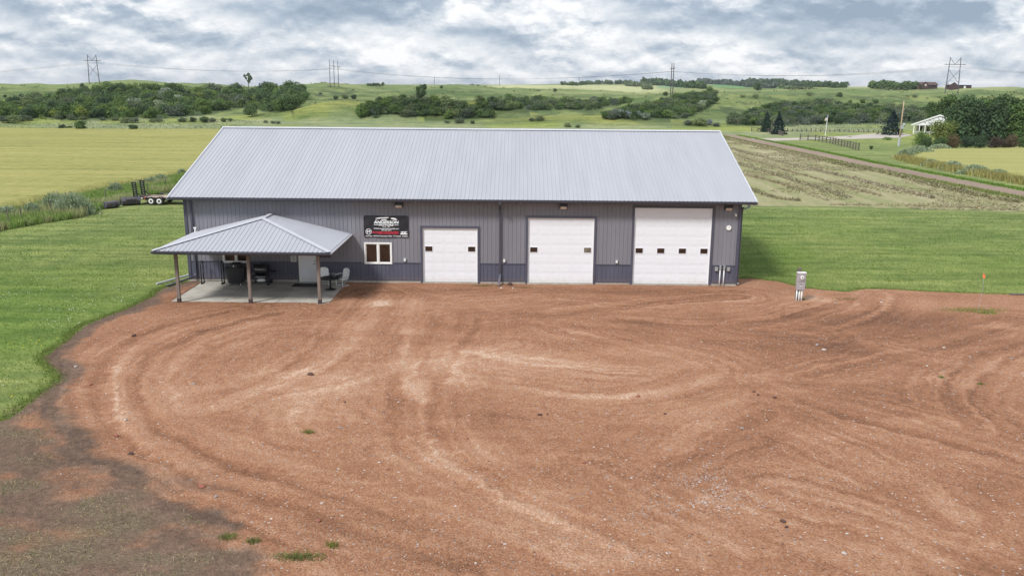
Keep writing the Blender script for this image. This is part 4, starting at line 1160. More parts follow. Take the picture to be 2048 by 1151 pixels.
t = thing('charcoal_grill', 'black barrel grill on a cart with bright handles and side shelf', 'grill', (-13.05, -.6, S))
gx_, gy_ = -13.12, -.62
part('firebox', MB().tube([(gx_-.36, gy_, S+.80), (gx_+.36, gy_, S+.80)], .235, 18), M['black'], t, smooth=False)
part('lid', MB().tube([(gx_-.37, gy_+.02, S+.88), (gx_+.37, gy_+.02, S+.88)], .25, 18), M['black'], t)
part('handle', MB().tube([(gx_-.27, gy_-.29, S+.90), (gx_+.27, gy_-.29, S+.90)], .024, 8), M['steel'], t, smooth=True)
part('handle', MB().tube([(gx_-.27, gy_-.31, S+.46), (gx_+.27, gy_-.31, S+.46)], .022, 8), M['steel'], t, smooth=True)
part('chimney', MB().tube([(gx_+.02, gy_+.05, S+1.1), (gx_+.02, gy_+.05, S+1.2)], .05, 10), M['black'], t)
part('side_shelf', MB().box(gx_+.36, gx_+.80, gy_-.2, gy_+.2, S+.72, S+.75), M['black'], t, bevel=.006)
part('ash_drawer', MB().box(gx_-.30, gx_+.30, gy_-.28, gy_+.2, S+.40, S+.55), M['black'], t, bevel=.01)
for xk in (gx_-.32, gx_+.32):
    for yk in (gy_-.22, gy_+.22):
        part('leg', MB().beam((xk, yk, S+.03), (xk, yk, S+.7), .04, .04), M['black'], t)
part('bottom_shelf', MB().box(gx_-.32, gx_+.32, gy_-.22, gy_+.22, S+.16, S+.18), M['black'], t)
for yk in (gy_-.26, gy_+.24):
    part('wheel', MB().lathe([(.06, 0), (.11, .005), (.11, .045), (.06, .05)], (gx_+.42, yk-.025, S+.11), 16, 'y'), M['tyre'], t)
part('side_crank', MB().tube([(gx_-.38, gy_-.1, S+.62), (gx_-.5, gy_-.12, S+.62), (gx_-.5, gy_-.18, S+.58)], .016, 6), M['galv'], t)
bag = part('x', loft([(gx_-.04, gy_-.08, S+.182, .22, .11), (gx_-.03, gy_-.08, S+.25, .25, .12), (gx_-.02, gy_-.08, S+.31, .20, .08), (gx_-.02, gy_-.08, S+.34, .10, .04)], 14, 2.4), M['whitep'], None, smooth=True)
bag.name = 'charcoal_bag'; tag(bag, 'white bag lying on the lower shelf of the black grill', 'bag')

mt_ = part('door_mat', MB().box(-11.36, -9.86, -1.20, -.42, S+.001, S+.016), M['mat'], None, bevel=.004)
tag(mt_, 'dark rubber mat on the patio in front of the entry door', 'mat')

t = thing('patio_table', 'round black pedestal table between the two white chairs', 'table', (-9.08, -1.75, S))
tx, ty = -9.08, -1.75
part('table_top', MB().lathe([(.52, .625), (.55, .635), (.55, .655), (.53, .665)], (tx, ty, S), 32), M['black'], t)
part('pedestal', MB().tube([(tx, ty, S+.03), (tx, ty, S+.62)], .05, 12), M['black'], t, smooth=True)
part('base', MB().lathe([(.30, 0.002), (.30, .02), (.12, .05), (.06, .12)], (tx, ty, S), 28), M['black'], t)
t = thing('metal_bucket', 'small galvanised bucket standing on the round black table', 'bucket', (tx+.17, ty+.1, S+.666))
part('pail', MB().lathe([(.085, .667), (.115, .86), (.12, .86), (.12, .872), (.108, .872), (.08, .69)], (tx+.17, ty+.1, S), 20), M['galv'], t, smooth=True)
part('bail', MB().tube([(tx+.17+.12*math.cos(a), ty+.1-.02, S+.86+.06*math.sin(a)) for a in np.linspace(math.pi, 2*math.pi, 9)], .006, 5), M['steel'], t)
ob = thing('patio_outlet', 'grey weatherproof outlet box low on the wall behind the round table', 'outlet', (-8.92, -.02, .10))
part('body', MB().box(-9.02, -8.82, -.10, -.037, .10, .26), M['boxgrey'], ob, bevel=.01)
part('cover', MB().box(-9.0, -8.84, -.115, -.101, .12, .24), M['galv'], ob)
def patio_chair(loc, rz, label):
    t = thing('patio_chair', label, 'chair', (0, 0, 0), 'white metal patio chairs')
    seat = MB(); n = 8
    # pressed steel seat and shell back; the chair faces -y
    for j in range(n+1):
        y = -.24+.46*j/n; z = .40-.05*math.sin(j/n*math.pi)-.02*j/n
        for i in range(n+1):
            x_ = -.24+.48*i/n
            seat.v.append((x_, y, z+.02*(2*i/n-1)**2))
    for j in range(n):
        for i in range(n):
            a = j*(n+1)+i; seat.f.append([a, a+1, a+n+2, a+n+1])
    me = seat.mesh('seat', M['wchair'], True)
    so = link('seat', me, t); md = so.modifiers.new('s', 'SOLIDIFY'); md.thickness = .012
    back = MB()
    for j in range(n+1):
        v = j/n; z = .38+.56*v; y = .21+.13*v
        hw = .225+.035*math.sin(v*math.pi*.8)-.06*max(0, v-.8)/.2
        for i in range(n+1):
            u = 2*i/n-1
            back.v.append((u*hw, y+.05*(1-u*u)-.02, z-.05*abs(u)**4*(v > .9)))
    for j in range(n):
        for i in range(n):
            a = j*(n+1)+i; back.f.append([a, a+1, a+n+2, a+n+1])
    bo = link('backrest', back.mesh('backrest', M['wchair'], True), t); md = bo.modifiers.new('s', 'SOLIDIFY'); md.thickness = .012
    for s_ in (-1, 1):
        part('arm_and_leg', MB().tube([(s_*.25, .27, .60), (s_*.29, .12, .645), (s_*.29, -.15, .64), (s_*.28, -.24, .60), (s_*.26, -.24, .36), (s_*.25, -.24, .05), (s_*.25, -.21, .02), (s_*.25, .0, .015), (s_*.25, .24, .015)], .014, 7), M['wchair'], t, smooth=True)
    part('rear_bar', MB().tube([(-.25, .24, .015), (.25, .24, .015)], .014, 7), M['wchair'], t)
    part('seat_bar', MB().tube([(-.26, -.2, .38), (.26, -.2, .38)], .014, 7), M['wchair'], t)
    t.location = loc; t.rotation_euler.z = rz
    return t
for o_ in ((( -9.66, -.66, S), math.radians(12), 'white metal patio chair behind the right porch post, left of the table'), ((-8.60, -.80, S), math.radians(-38), 'white metal patio chair right of the round table, near the slab edge')):
    patio_chair(*o_)

# ------------------------------------------------------------------ meter pedestal, marker flag, board
px_, py_ = 15.80, -3.30
zg = yard_z(px_, py_)
t = thing('meter_pedestal', 'grey meter box on a wooden post with three white conduits in the yard', 'meter pedestal', (px_, py_, zg))
part('post', MB().box(px_-.15, px_+.05, py_+.02, py_+.16, zg-.1, zg+1.70), M['oldwood'], t, bevel=.01)
part('meter_box', MB().box(px_-.21, px_+.22, py_-.22, py_+.018, zg+.60, zg+1.50), M['pedbox'], t, bevel=.012)
part('box_lid', MB().box(px_-.225, px_+.235, py_-.235, py_+.019, zg+1.50, zg+1.53), M['whitep'], t)
part('meter_ring', MB().lathe([(.095, 0), (.095, .05), (.06, .08)], (px_+.01, py_-.30, zg+1.28), 18, 'y'), M['whitep'], t)
part('meter_glass', MB().lathe([(.035, 0), (.035, .02)], (px_+.02, py_-.315, zg+1.28), 12, 'y'), M['black'], t)
part('seam', MB().box(px_-.205, px_+.215, py_-.226, py_-.221, zg+1.04, zg+1.05), M['black'], t)
part('breaker_label', MB().box(px_-.07, px_+.06, py_-.225, py_-.221, zg+.82, zg+.86), M['whitep'], t)
part('latch', MB().prism([(px_-.06, py_-.221, zg+.88), (px_+.05, py_-.221, zg+.88), (px_, py_-.221, zg+.93)], (0, -.02, 0)), M['black'], t)
part('side_outlet', MB().box(px_+.221, px_+.26, py_-.16, py_-.04, zg+.66, zg+.80), M['black'], t)
for k in (-.16, -.03, .10):
    part('conduit', MB().tube([(px_+k, py_-.12, zg-.1), (px_+k, py_-.12, zg+.60)], .04, 10), M['pvc'], t, smooth=True)
fx, fy = flat(1956, 621)
zg = yard_z(fx, fy)
t = thing('marker_flag', 'thin marker rod with an orange pennant in the right part of the yard', 'marker flag', (fx, fy, zg))
part('rod', MB().tube([(fx, fy, zg-.1), (fx+.10, fy, zg+1.1), (fx+.02, fy, zg+1.95)], .009, 6), M['boxgrey'], t)
part('pennant', MB().prism([(fx+.02, fy-.004, zg+1.93), (fx-.02, fy-.05, zg+1.68), (fx+.10, fy-.02, zg+1.63), (fx+.16, fy+.01, zg+1.70)], (0, .006, 0)), M['orange'], t)
bx_, by_ = flat(2038, 589)
t = thing('grey_board', 'flat grey board lying at the lawn edge far right', 'board', (bx_, by_, GZ))
part('plank', MB().box(bx_-.5, bx_+1.6, by_-.12, by_+.12, GZ+.02, GZ+.06), M['oldwood'], t, bevel=.01)
part('edge_strip', MB().box(bx_-.62, bx_+1.62, by_-.16, by_-.121, GZ+.01, GZ+.05), M['black'], t)

# ------------------------------------------------------------------ trailer and loader buckets behind the left lawn
t = thing('flatbed_trailer', 'flatbed trailer with two upright ramps parked behind the building corner', 'trailer', (-31, 32.2, GZ))
TY0, TY1 = 31.2, 33.2
for k in range(8):
    ya = TY0+.04+k*(TY1-TY0-.08)/8
    part('deck_plank', MB().box(-33.9, -27.6, ya, ya+(TY1-TY0-.08)/8-.012, .50, .55), M['plank'], t)
for yk in (TY0, TY1): part('frame_rail', MB().box(-34.0, -27.6, yk-.03, yk+.035, .36, .56), M['black'], t)
part('rear_beam', MB().box(-34.08, -33.98, TY0-.02, TY1+.02, .34, .56), M['black'], t)
part('beaver_tail', MB().box(-33.98, -33.2, TY0+.04, TY1-.04, .551, .565), M['rust'], t)
for xk in (-32.42, -31.68):
    for yk in (TY0-.16, TY1+.16):
        w_ = part('wheel', MB().lathe([(.24, -.10), (.36, -.09), (.375, -.05), (.375, .05), (.36, .09), (.24, .10)], (xk, yk, GZ+.375), 24, 'y'), M['tyre'], t)
        sg = -1 if yk < 32 else 1
        part('rim', MB().lathe([(.235, -.03), (.22, .03), (.12, .05), (.10, .02)] if sg > 0 else [(.10, -.02), (.12, -.05), (.22, -.03), (.235, .03)], (xk, yk+sg*.075, GZ+.375), 20, 'y'), M['whitep'], w_)
        part('hub', MB().lathe([(.055, -.06), (.055, .06)], (xk, yk+sg*.09, GZ+.375), 12, 'y'), M['black'], w_)
fd = MB()
for s_ in (0, 1):
    yk = TY0-.29 if s_ == 0 else TY1+.05
    arc = [(-32.92, GZ+.40), (-32.80, GZ+.72), (-32.55, GZ+.82), (-31.55, GZ+.82), (-31.30, GZ+.72), (-31.18, GZ+.40)]
    fdm = MB()
    for (a, b_), (c, d) in zip(arc[:-1], arc[1:]):
        fdm.prism([(a, yk, b_), (c, yk, d), (c, yk, d+.025), (a, yk, b_+.025)], (0, .24, 0))
    part('fender', fdm, M['black'], t)
for k in range(20):
    xk = -33.85+k*.26
    if -33.0 < xk < -31.1: continue
    part('reflector', MB().box(xk-.09, xk+.09, TY0-.042, TY0-.031, .44, .53), M['redl'] if k % 3 == 0 else M['whitep'], t)
for yk in (TY0+.15, TY1-.15):
    wv = Vector((.93, -.36, 0))*.19; c0 = Vector((-33.95, yk, .55)); c1 = Vector((-34.03, yk, 1.95))
    r_ = MB()
    for s_ in (-1, 1): r_.beam(c0+wv*s_, c1+wv*s_, .09, .10, wv)
    rp = part('ramp', r_, M['black'], t)
    for k in range(7):
        q = c0.lerp(c1, .06+k*.148)
        part('rung', MB().beam(q-wv, q+wv, .10, .10), M['black'], rp)
    part('ramp_strut', MB().beam((-34.0, yk+.1, 1.05), (-33.4, yk+.1, .57), .06, .06), M['black'], t)
t2_ = part('spare_tyre', MB().lathe([(.2, 0), (.36, .02), (.36, .18), (.2, .2)], (-30.3, 31.9, .56), 20), M['tyre'], t)
def bucket(loc, rz, label, w_=1.75, sc=1.):
    t = thing('loader_bucket', label, 'bucket', (0, 0, 0), 'loader buckets on the grass')
    prof = [(-.55, .02), (.10, .02), (.38, .16), (.45, .42), (.30, .62), (.02, .70)]
    mb = MB()
    for (a, b_), (c, d) in zip(prof[:-1], prof[1:]):
        nrm = Vector((0, -(d-b_), c-a)).normalized()*.03
        mb.prism([(-w_/2, a, b_), (-w_/2, c, d), (-w_/2, c+nrm.y, d+nrm.z), (-w_/2, a+nrm.y, b_+nrm.z)], (w_, 0, 0))
    part('shell', mb, M['bucketm'], t)
    for s_ in (-1, 1):
        part('side_plate', MB().prism([(s_*w_/2, a, b_) for a, b_ in prof], (s_*.03, 0, 0)), M['bucketm'], t)
        part('mount_rib', MB().prism([(s_*.42, .30, .05), (s_*.42, .52, .12), (s_*.42, .56, .48), (s_*.42, .28, .66)], (.05, 0, 0)), M['rust'], t)
    part('mount_bar', MB().box(-.42, .42, .44, .52, .50, .58), M['rust'], t)
    part('cutting_edge', MB().box(-w_/2-.02, w_/2+.02, -.68, -.52, .0, .025), M['bucketm'], t)
    t.location = loc; t.rotation_euler.z = rz; t.scale = (sc, sc, sc)
x_, y_ = flat(262, 410); bucket((x_, y_, GZ), math.radians(214), 'upright dull steel loader bucket beside the trailer ramps', 1.4, 1.05)
x_, y_ = flat(222, 416); bucket((x_, y_, GZ), math.radians(238), 'low rusty loader bucket at the left end of the row', 1.4, .9)
x_, y_ = flat(243, 411); bucket((x_, y_+1.2, GZ), math.radians(190), 'small dark loader bucket half hidden between the two others', 1.1, .7)
# ------------------------------------------------------------------ foliage
def leaf_quads(c, size, rng, nrm=None, aspect=.75, flatness=.5):
    """c (N,3) centres -> verts of N quads"""
    n = len(c)
    d = rng.normal(size=(n, 3))
    if nrm is not None: d = d*flatness+nrm
    d /= np.linalg.norm(d, axis=1)[:, None]+1e-9
    a = np.cross(d, rng.normal(size=(n, 3))); a /= np.linalg.norm(a, axis=1)[:, None]+1e-9
    b = np.cross(d, a)
    s = size[:, None]
    a = a*s*.5; b = b*s*.5*aspect
    return np.stack([c-a-b, c+a-b, c+a+b, c-a+b], 1).reshape(-1, 3)
def crown_mesh(name, lobes, n, ls, mat, seed, tvar=.35, skin=.55, trunk=None):
    rng = np.random.default_rng(seed)
    lobes = np.array(lobes, float)              # x y z rx rz
    vol = lobes[:, 3]**2*lobes[:, 4]; k = rng.choice(len(lobes), n, p=vol/vol.sum())
    d = rng.normal(size=(n, 3)); d /= np.linalg.norm(d, axis=1)[:, None]
    r = skin+(1-skin)*rng.random(n)**.6
    r *= 1+.16*rng.normal(size=n)
    rad = np.stack([lobes[k, 3], lobes[k, 3], lobes[k, 4]], 1)
    c = lobes[k, :3]+d*rad*r[:, None]
    keep = c[:, 2] > .02; c = c[keep]; d = d[keep]; kk = k[keep]; n = len(c)
    v = leaf_quads(c, ls*(.6+.8*rng.random(n)), rng, d*.7)
    lt = 1+tvar*(rng.random(len(lobes))-.5)
    t = lt[kk]*(1+tvar*(rng.random(n)-.5))
    tint = np.stack([t*(1+.18*(rng.random(n)-.5)), t, t*(1+.2*(rng.random(n)-.5))], 1)
    return fast_mesh(name, v, 4, np.arange(4*n), mat, np.repeat(tint, 4, 0))
def lobes_round(seed, w=.5, n=9, low=.25):
    r = random.Random(seed); out = []
    for i in range(n):
        a = r.uniform(0, 6.28); q = r.uniform(.1, .62)*w; z = r.uniform(low, .80)
        sz = r.uniform(.16, .30)*(1.15-z*.4)
        out.append((math.cos(a)*q, math.sin(a)*q, z, sz*w*2, sz*.85))
    out.append((0, 0, .45, w*.62, .38)); return out
def trunk_mb(h, r, seed, limbs=4):
    rr = random.Random(seed); mb = MB()
    mb.tube([(0, 0, -.02), (rr.uniform(-.02, .02)*h, 0, h*.35), (rr.uniform(-.05, .05)*h, rr.uniform(-.04, .04)*h, h*.75)], [r, r*.75, r*.3], 7)
    for i in range(limbs):
        a = rr.uniform(0, 6.28); z = rr.uniform(.25, .5)*h
        mb.tube([(0, 0, z), (math.cos(a)*.12*h, math.sin(a)*.12*h, z+.14*h), (math.cos(a)*.24*h, math.sin(a)*.24*h, z+.32*h)], [r*.5, r*.32, r*.12], 5)
    return mb
PROTO = {}
def proto(kind, i, builder):
    PROTO.setdefault(kind, []).append(builder)
for i in range(4):
    proto('bush', i, crown_mesh('bush_leaves', lobes_round(10+i, .72, 8, .18), 1300, .07, M['leaf'], 100+i))
    proto('dark', i, crown_mesh('dark_leaves', lobes_round(20+i, .66, 9, .2), 1300, .068, M['leafd'], 120+i))
    proto('grey', i, crown_mesh('grey_leaves', lobes_round(30+i, .85, 8, .15), 1100, .07, M['leafg'], 140+i))
for i in range(3):
    proto('tall', i, crown_mesh('tall_leaves', lobes_round(40+i, .44, 12, .3), 1400, .058, M['leaf'], 160+i))
    proto('silver', i, crown_mesh('silver_leaves', lobes_round(50+i, .62, 8, .2), 1000, .068, M['leafs'], 180+i))
    proto('light', i, crown_mesh('light_leaves', lobes_round(60+i, .6, 9, .22), 1200, .065, M['leafl'], 200+i))
def plant(kind, name, x, y, z, h, wf=1., rng=random, label=None, cat='tree', group=None, sink=.04):
    me = rng.choice(PROTO[kind])
    o = bpy.data.objects.new(name, me); COL.objects.link(o)
    o.location = (x, y, z-sink*h); o.scale = (h*wf, h*wf, h); o.rotation_euler = (0, 0, rng.uniform(0, 6.28))
    if label: tag(o, label, cat, group)
    return o
def pix_h(hpx, d): return hpx*d/1722.
def wood(poly, n, kinds, h0, h1, name, label, cat, group, seed, wf=(.9, 1.3), minsep=6.):
    r = random.Random(seed); xs = [p[0] for p in poly]; ys = [p[1] for p in poly]
    got = []; tries = 0
    while len(got) < n and tries < n*40:
        tries += 1
        u, v = r.uniform(min(xs), max(xs)), r.uniform(min(ys), max(ys))
        if not inside(np.array([u]), np.array([v]), poly)[0]: continue
        if any(abs(u-a)*.8 < minsep and abs(v-b_)*2.2 < minsep for a, b_ in got): continue
        got.append((u, v))
    for u, v in got:
        p = hit(u, v)
        if p is None: continue
        k = r.choices([a for a, _ in kinds], [b_ for _, b_ in kinds])[0]
        h = pix_h(r.uniform(h0, h1), p[3])
        plant(k, name, p[0], p[1], p[2], h, r.uniform(*wf), r, label, cat, group)
wood([(-30, 239), (-30, 216), (40, 210), (100, 200), (150, 192), (180, 186), (330, 185), (430, 186), (520, 186), (530, 205), (505, 214), (470, 216), (425, 228), (330, 237), (200, 237), (60, 239)], 290,
     [('bush', 5), ('dark', 3), ('tall', 2), ('grey', 1), ('light', .5), ('silver', .15)], 11, 24, 'hillside_tree', 'leafy tree in the dense dark wood on the left hillside', 'tree', 'trees of the left hillside wood', 1, (.95, 1.3), 6.)
wood([(508, 210), (530, 188), (606, 188), (610, 200), (585, 222), (530, 224)], 42, [('tall', 5), ('dark', 3), ('bush', 2)], 20, 30, 'hillside_tree', 'taller tree in the bright clump at the right end of the left wood', 'tree', 'tall clump of the left wood', 2, (.85, 1.1), 6)
wood([(722, 236), (738, 214), (780, 206), (850, 208), (930, 226), (1000, 234), (960, 239), (780, 240)], 80, [('bush', 4), ('dark', 4), ('grey', 3)], 13, 22, 'valley_tree', 'bushy tree in the thicket just above the roof middle left', 'tree', 'trees of the middle thicket', 3, (.9, 1.25), 6)
wood([(945, 214), (1000, 205), (1060, 203), (1200, 207), (1262, 206), (1190, 219), (1060, 222), (960, 218)], 80, [('dark', 4), ('bush', 3), ('grey', 3)], 11, 17, 'valley_tree', 'dark shrub tree in the long hollow thicket above the roof ridge', 'tree', 'trees of the hollow thicket', 4, (.9, 1.3), 5.5)
wood([(1200, 236), (1270, 222), (1330, 208), (1370, 197), (1430, 196), (1428, 210), (1390, 230), (1340, 238), (1220, 240)], 100, [('bush', 4), ('dark', 4), ('grey', 2), ('silver', .3)], 13, 21, 'spur_tree', 'leafy tree on the wooded spur below the two pole pylon', 'tree', 'trees of the wooded spur', 5, (.9, 1.25), 6)
wood([(1448, 250), (1470, 240), (1550, 216), (1620, 212), (1760, 222), (1900, 228), (1960, 240), (1700, 248), (1560, 251)], 165, [('dark', 5), ('grey', 5), ('bush', 2)], 13, 20, 'ravine_shrub', 'grey green shrub tree in the ravine thicket behind the right meadow', 'tree', 'shrubs of the right ravine', 6, (.95, 1.4), 6.5)
def understorey(poly, n, h0, h1, label, seed, mat='leafd'):
    r = np.random.default_rng(seed); V = []; Tn = []
    xs = [p[0] for p in poly]; ys = [p[1] for p in poly]
    u = r.uniform(min(xs), max(xs), n*4); v = r.uniform(min(ys), max(ys), n*4); k = inside(u, v, poly); u, v = u[k][:n], v[k][:n]
    for a, b_ in zip(u, v):
        p = hit(a, b_)
        if p is None: continue
        h = pix_h(r.uniform(h0, h1), p[3]); m_ = 110
        dd = r.normal(size=(m_, 3)); dd /= np.linalg.norm(dd, axis=1)[:, None]
        c_ = np.array([p[0], p[1], p[2]+h*.4])+dd*np.array([.75, .75, .55])*h*(.6+.5*r.random((m_, 1)))
        V.append(leaf_quads(c_, h*.15*(.6+.8*r.random(m_)), r, dd*.7)); g0 = .8+.45*r.random(); tv = g0*(.8+.4*r.random(m_)); Tn.append(np.repeat(np.stack([tv*(.9+.25*r.random()), tv, tv*.95], 1), 4, 0))
    V = np.concatenate(V); o = link('understorey', fast_mesh('understorey', V, 4, np.arange(len(V)), M[mat], np.concatenate(Tn))); struct(o, 'stuff'); tag(o, label, 'undergrowth')
understorey(WOODS[0], 330, 7, 14, 'dense undergrowth filling the left hillside wood', 1, 'leaf')
understorey(WOODS[1], 70, 7, 12, 'undergrowth filling the middle thicket', 2)
understorey(WOODS[2], 80, 5, 9, 'undergrowth filling the long hollow thicket', 3)
understorey(WOODS[3], 110, 7, 12, 'undergrowth filling the wooded spur', 4)
understorey(WOODS[4], 210, 7, 12, 'undergrowth filling the right ravine', 5, 'leafg')
# single trees and shrubs on the slopes: foot on the 2048 scale, height, kind
SING = [
 (722, 239, 30, 'tall', 'solitary upright leafy tree left of the middle thicket'), (842, 206, 36, 'tall', 'tall cottonwood rising out of the middle thicket'),
 (1018, 212, 26, 'tall', 'tall tree standing up from the hollow thicket'), (504, 233, 27, 'bush', 'round tree with a clear trunk below the bright clump'),
 (1420, 197, 24, 'tall', 'tree with a wind torn top at the upper end of the wooded spur'), (65, 202, 17, 'bush', 'lone round tree on the upper left slope'), (163, 262, 20, 'dark', 'largest round dark bush at the far edge of the yellow field'),
 (124, 261, 11, 'dark', 'flat dark bush left of the large round bush at the field edge'), (139, 261, 9, 'dark', 'small dark bush touching the large round bush at the field edge'), (267, 263, 15, 'dark', 'small round dark bush standing alone at the yellow field edge'),
 (28, 247, 17, 'grey', 'grey green bush at the far left below the wood'), (12, 247, 14, 'grey', 'grey green bush cut by the left picture edge'), (40, 244, 13, 'grey', 'grey bush right of the pair at far left'), (60, 243, 9, 'grey', 'small grey bush left of the meadow strip'), (118, 240, 9, 'grey', 'grey shrub on the first meadow bank'), (145, 240, 11, 'grey', 'larger grey shrub on the first meadow bank'),
 (165, 241, 8, 'grey', 'small grey shrub right of the bank pair'), (232, 242, 8, 'grey', 'tiny shrub alone in the left meadow'), (205, 241, 7, 'grey', 'tiny shrub above the round dark bush'),
 (250, 247, 12, 'grey', 'left shrub of the meadow hedge row'), (268, 247, 12, 'grey', 'second shrub of the meadow hedge row'), (305, 246, 8, 'grey', 'low middle shrub of the meadow hedge row'), (320, 245, 9, 'grey', 'low dark shrub of the hedge row under the wood'),
 (365, 245, 10, 'grey', 'wide grey shrub of the meadow hedge row'), (385, 245, 10, 'dark', 'dark shrub in the middle of the meadow hedge row'), (408, 246, 13, 'dark', 'darkest round shrub of the meadow hedge row'), (424, 244, 9, 'grey', 'shrub right of the darkest hedge shrub'), (448, 244, 9, 'bush', 'green shrub near the right end of the hedge row'), (460, 243, 7, 'grey', 'last small shrub of the hedge row'),
 (532, 246, 6, 'grey', 'left of three small shrubs above the roof corner'), (546, 247, 6, 'grey', 'middle of three small shrubs above the roof corner'), (557, 248, 6, 'grey', 'right of three small shrubs above the roof corner'),
 (1080, 243, 11, 'grey', 'grey shrub on the yellow bank above the ridge'), (1063, 242, 7, 'grey', 'small shrub left on the yellow bank above the ridge'), (920, 247, 13, 'grey', 'grey shrub clump below the middle thicket'), (945, 248, 8, 'dark', 'dark low shrub right of the clump on the bank'), (895, 247, 7, 'grey', 'low shrub left of the clump on the bank'), (1135, 255, 10, 'grey', 'grey bush just above the roof ridge right of centre'), (1155, 256, 7, 'grey', 'low grey bush at the ridge right of centre'),
 (1290, 239, 14, 'silver', 'pale silver bush at the foot of the wooded spur'), (1367, 237, 13, 'grey', 'grey green bush at the right foot of the spur'), (1352, 238, 9, 'grey', 'small bush beside the grey green one at the spur foot'), (1397, 252, 17, 'grey', 'wide grey bush above the roof right end'), (1375, 252, 11, 'grey', 'left part bush of the row above the right roof end'), (1420, 252, 13, 'silver', 'pale bush of the row above the right roof end'), (1432, 253, 9, 'grey', 'last bush of the row above the right roof end'),
 (1110, 184, 7, 'dark', 'small dark shrub on the far pasture above the hollow'), (1515, 181, 14, 'dark', 'round dark tree on the deep green far field'), (1330, 192, 9, 'dark', 'dark shrub beside the two pole pylon'), (883, 177, 6, 'dark', 'tiny tree on the upland near the skyline'), (710, 176, 0, 'dark', ''),
 (1620, 192, 8, 'grey', 'left of two small trees on the right upland'), (1680, 195, 9, 'dark', 'right of two small trees on the right upland'), (1485, 197, 7, 'grey', 'shrub row left end on the right pasture'), (1512, 197, 9, 'grey', 'shrub row right end on the right pasture'), (1700, 208, 9, 'bush', 'green shrub left in the row above the ravine'), (1725, 207, 9, 'bush', 'green shrub middle in the row above the ravine'), (1750, 208, 9, 'bush', 'green shrub right in the row above the ravine'),
 (1830, 196, 6, 'grey', 'small shrub on the slope below the red farmhouse'), (1945, 196, 7, 'dark', 'dark shrub on the slope below the red barn'), (97, 197, 9, 'dark', 'dark shrub left on the upper left slope'), (75, 195, 8, 'dark', 'second dark shrub on the upper left slope'), (43, 197, 7, 'dark', 'small dark shrub far up the left slope'), (10, 196, 6, 'dark', 'tiny dark shrub at the left edge of the upper slope'),
 (125, 189, 9, 'dark', 'dark shrub where the wood begins on the upper slope'), (165, 180, 12, 'tall', 'thin tree below the left pylon'), (235, 177, 9, 'tall', 'thin tree right of the left pylon'),
 (640, 190, 5, 'grey', 'small shrub on the slope below the three pole pylon'), (672, 199, 8, 'dark', 'left low bush on the slope below the three pole pylon'), (690, 198, 9, 'grey', 'middle low bush below the three pole pylon'), (707, 200, 10, 'dark', 'right low bush below the three pole pylon'),
]
SING = [s for s in SING if s[2] > 0]
for k, (u, v, hp, kind, lab) in enumerate(SING):
    p = hit(u, v)
    if p is None: continue
    r = random.Random(900+k)
    small = hp < 13
    wf = {'tall': .95, 'bush': 1.0, 'dark': 1.15, 'grey': 1.35, 'silver': 1.15}[kind]*r.uniform(.9, 1.15)
    if kind == 'tall' or hp > 22:
        h = pix_h(hp, p[3])
        t = thing('slope_tree', lab, 'tree', (p[0], p[1], p[2]))
        t.scale = (h*wf, h*wf, h); t.rotation_euler.z = r.uniform(0, 6)
        c = bpy.data.objects.new('crown', r.choice(PROTO[kind])); COL.objects.link(c); c.parent = t; c.location = (0, 0, .06)
        tm = bpy.data.objects.new('trunk', trunk_mb(1., .03, k).mesh('trunk', M['bark'])); COL.objects.link(tm); tm.parent = t
    else:
        plant(kind, 'slope_shrub', p[0], p[1], p[2], pix_h(hp, p[3]), wf, r, lab, 'shrub' if small else 'bush')
# lone ragged tree on the left skyline
p = hit(497, 176)
h = pix_h(27, p[3]); t = thing('skyline_tree', 'lone ragged tree with two leafy stems standing on the left skyline', 'tree', (p[0], p[1], p[2])); t.scale = (h, h, h)
c = bpy.data.objects.new('crown', crown_mesh('crown', [(-.22, 0, .78, .09, .10), (-.14, 0, .62, .07, .10), (.06, 0, .86, .11, .13), (.12, 0, .62, .15, .16), (.05, 0, .42, .10, .12), (.2, .0, .70, .08, .1)], 260, .085, M['leafd'], 77)); COL.objects.link(c); c.parent = t
tm = bpy.data.objects.new('trunk', MB().tube([(0, 0, -.05), (.02, 0, .4), (.08, 0, .85)], [.035, .028, .012], 6).tube([(.01, 0, .3), (-.12, 0, .55), (-.23, 0, .82)], [.02, .015, .008], 5).mesh('trunk', M['bark'])); COL.objects.link(tm); tm.parent = t
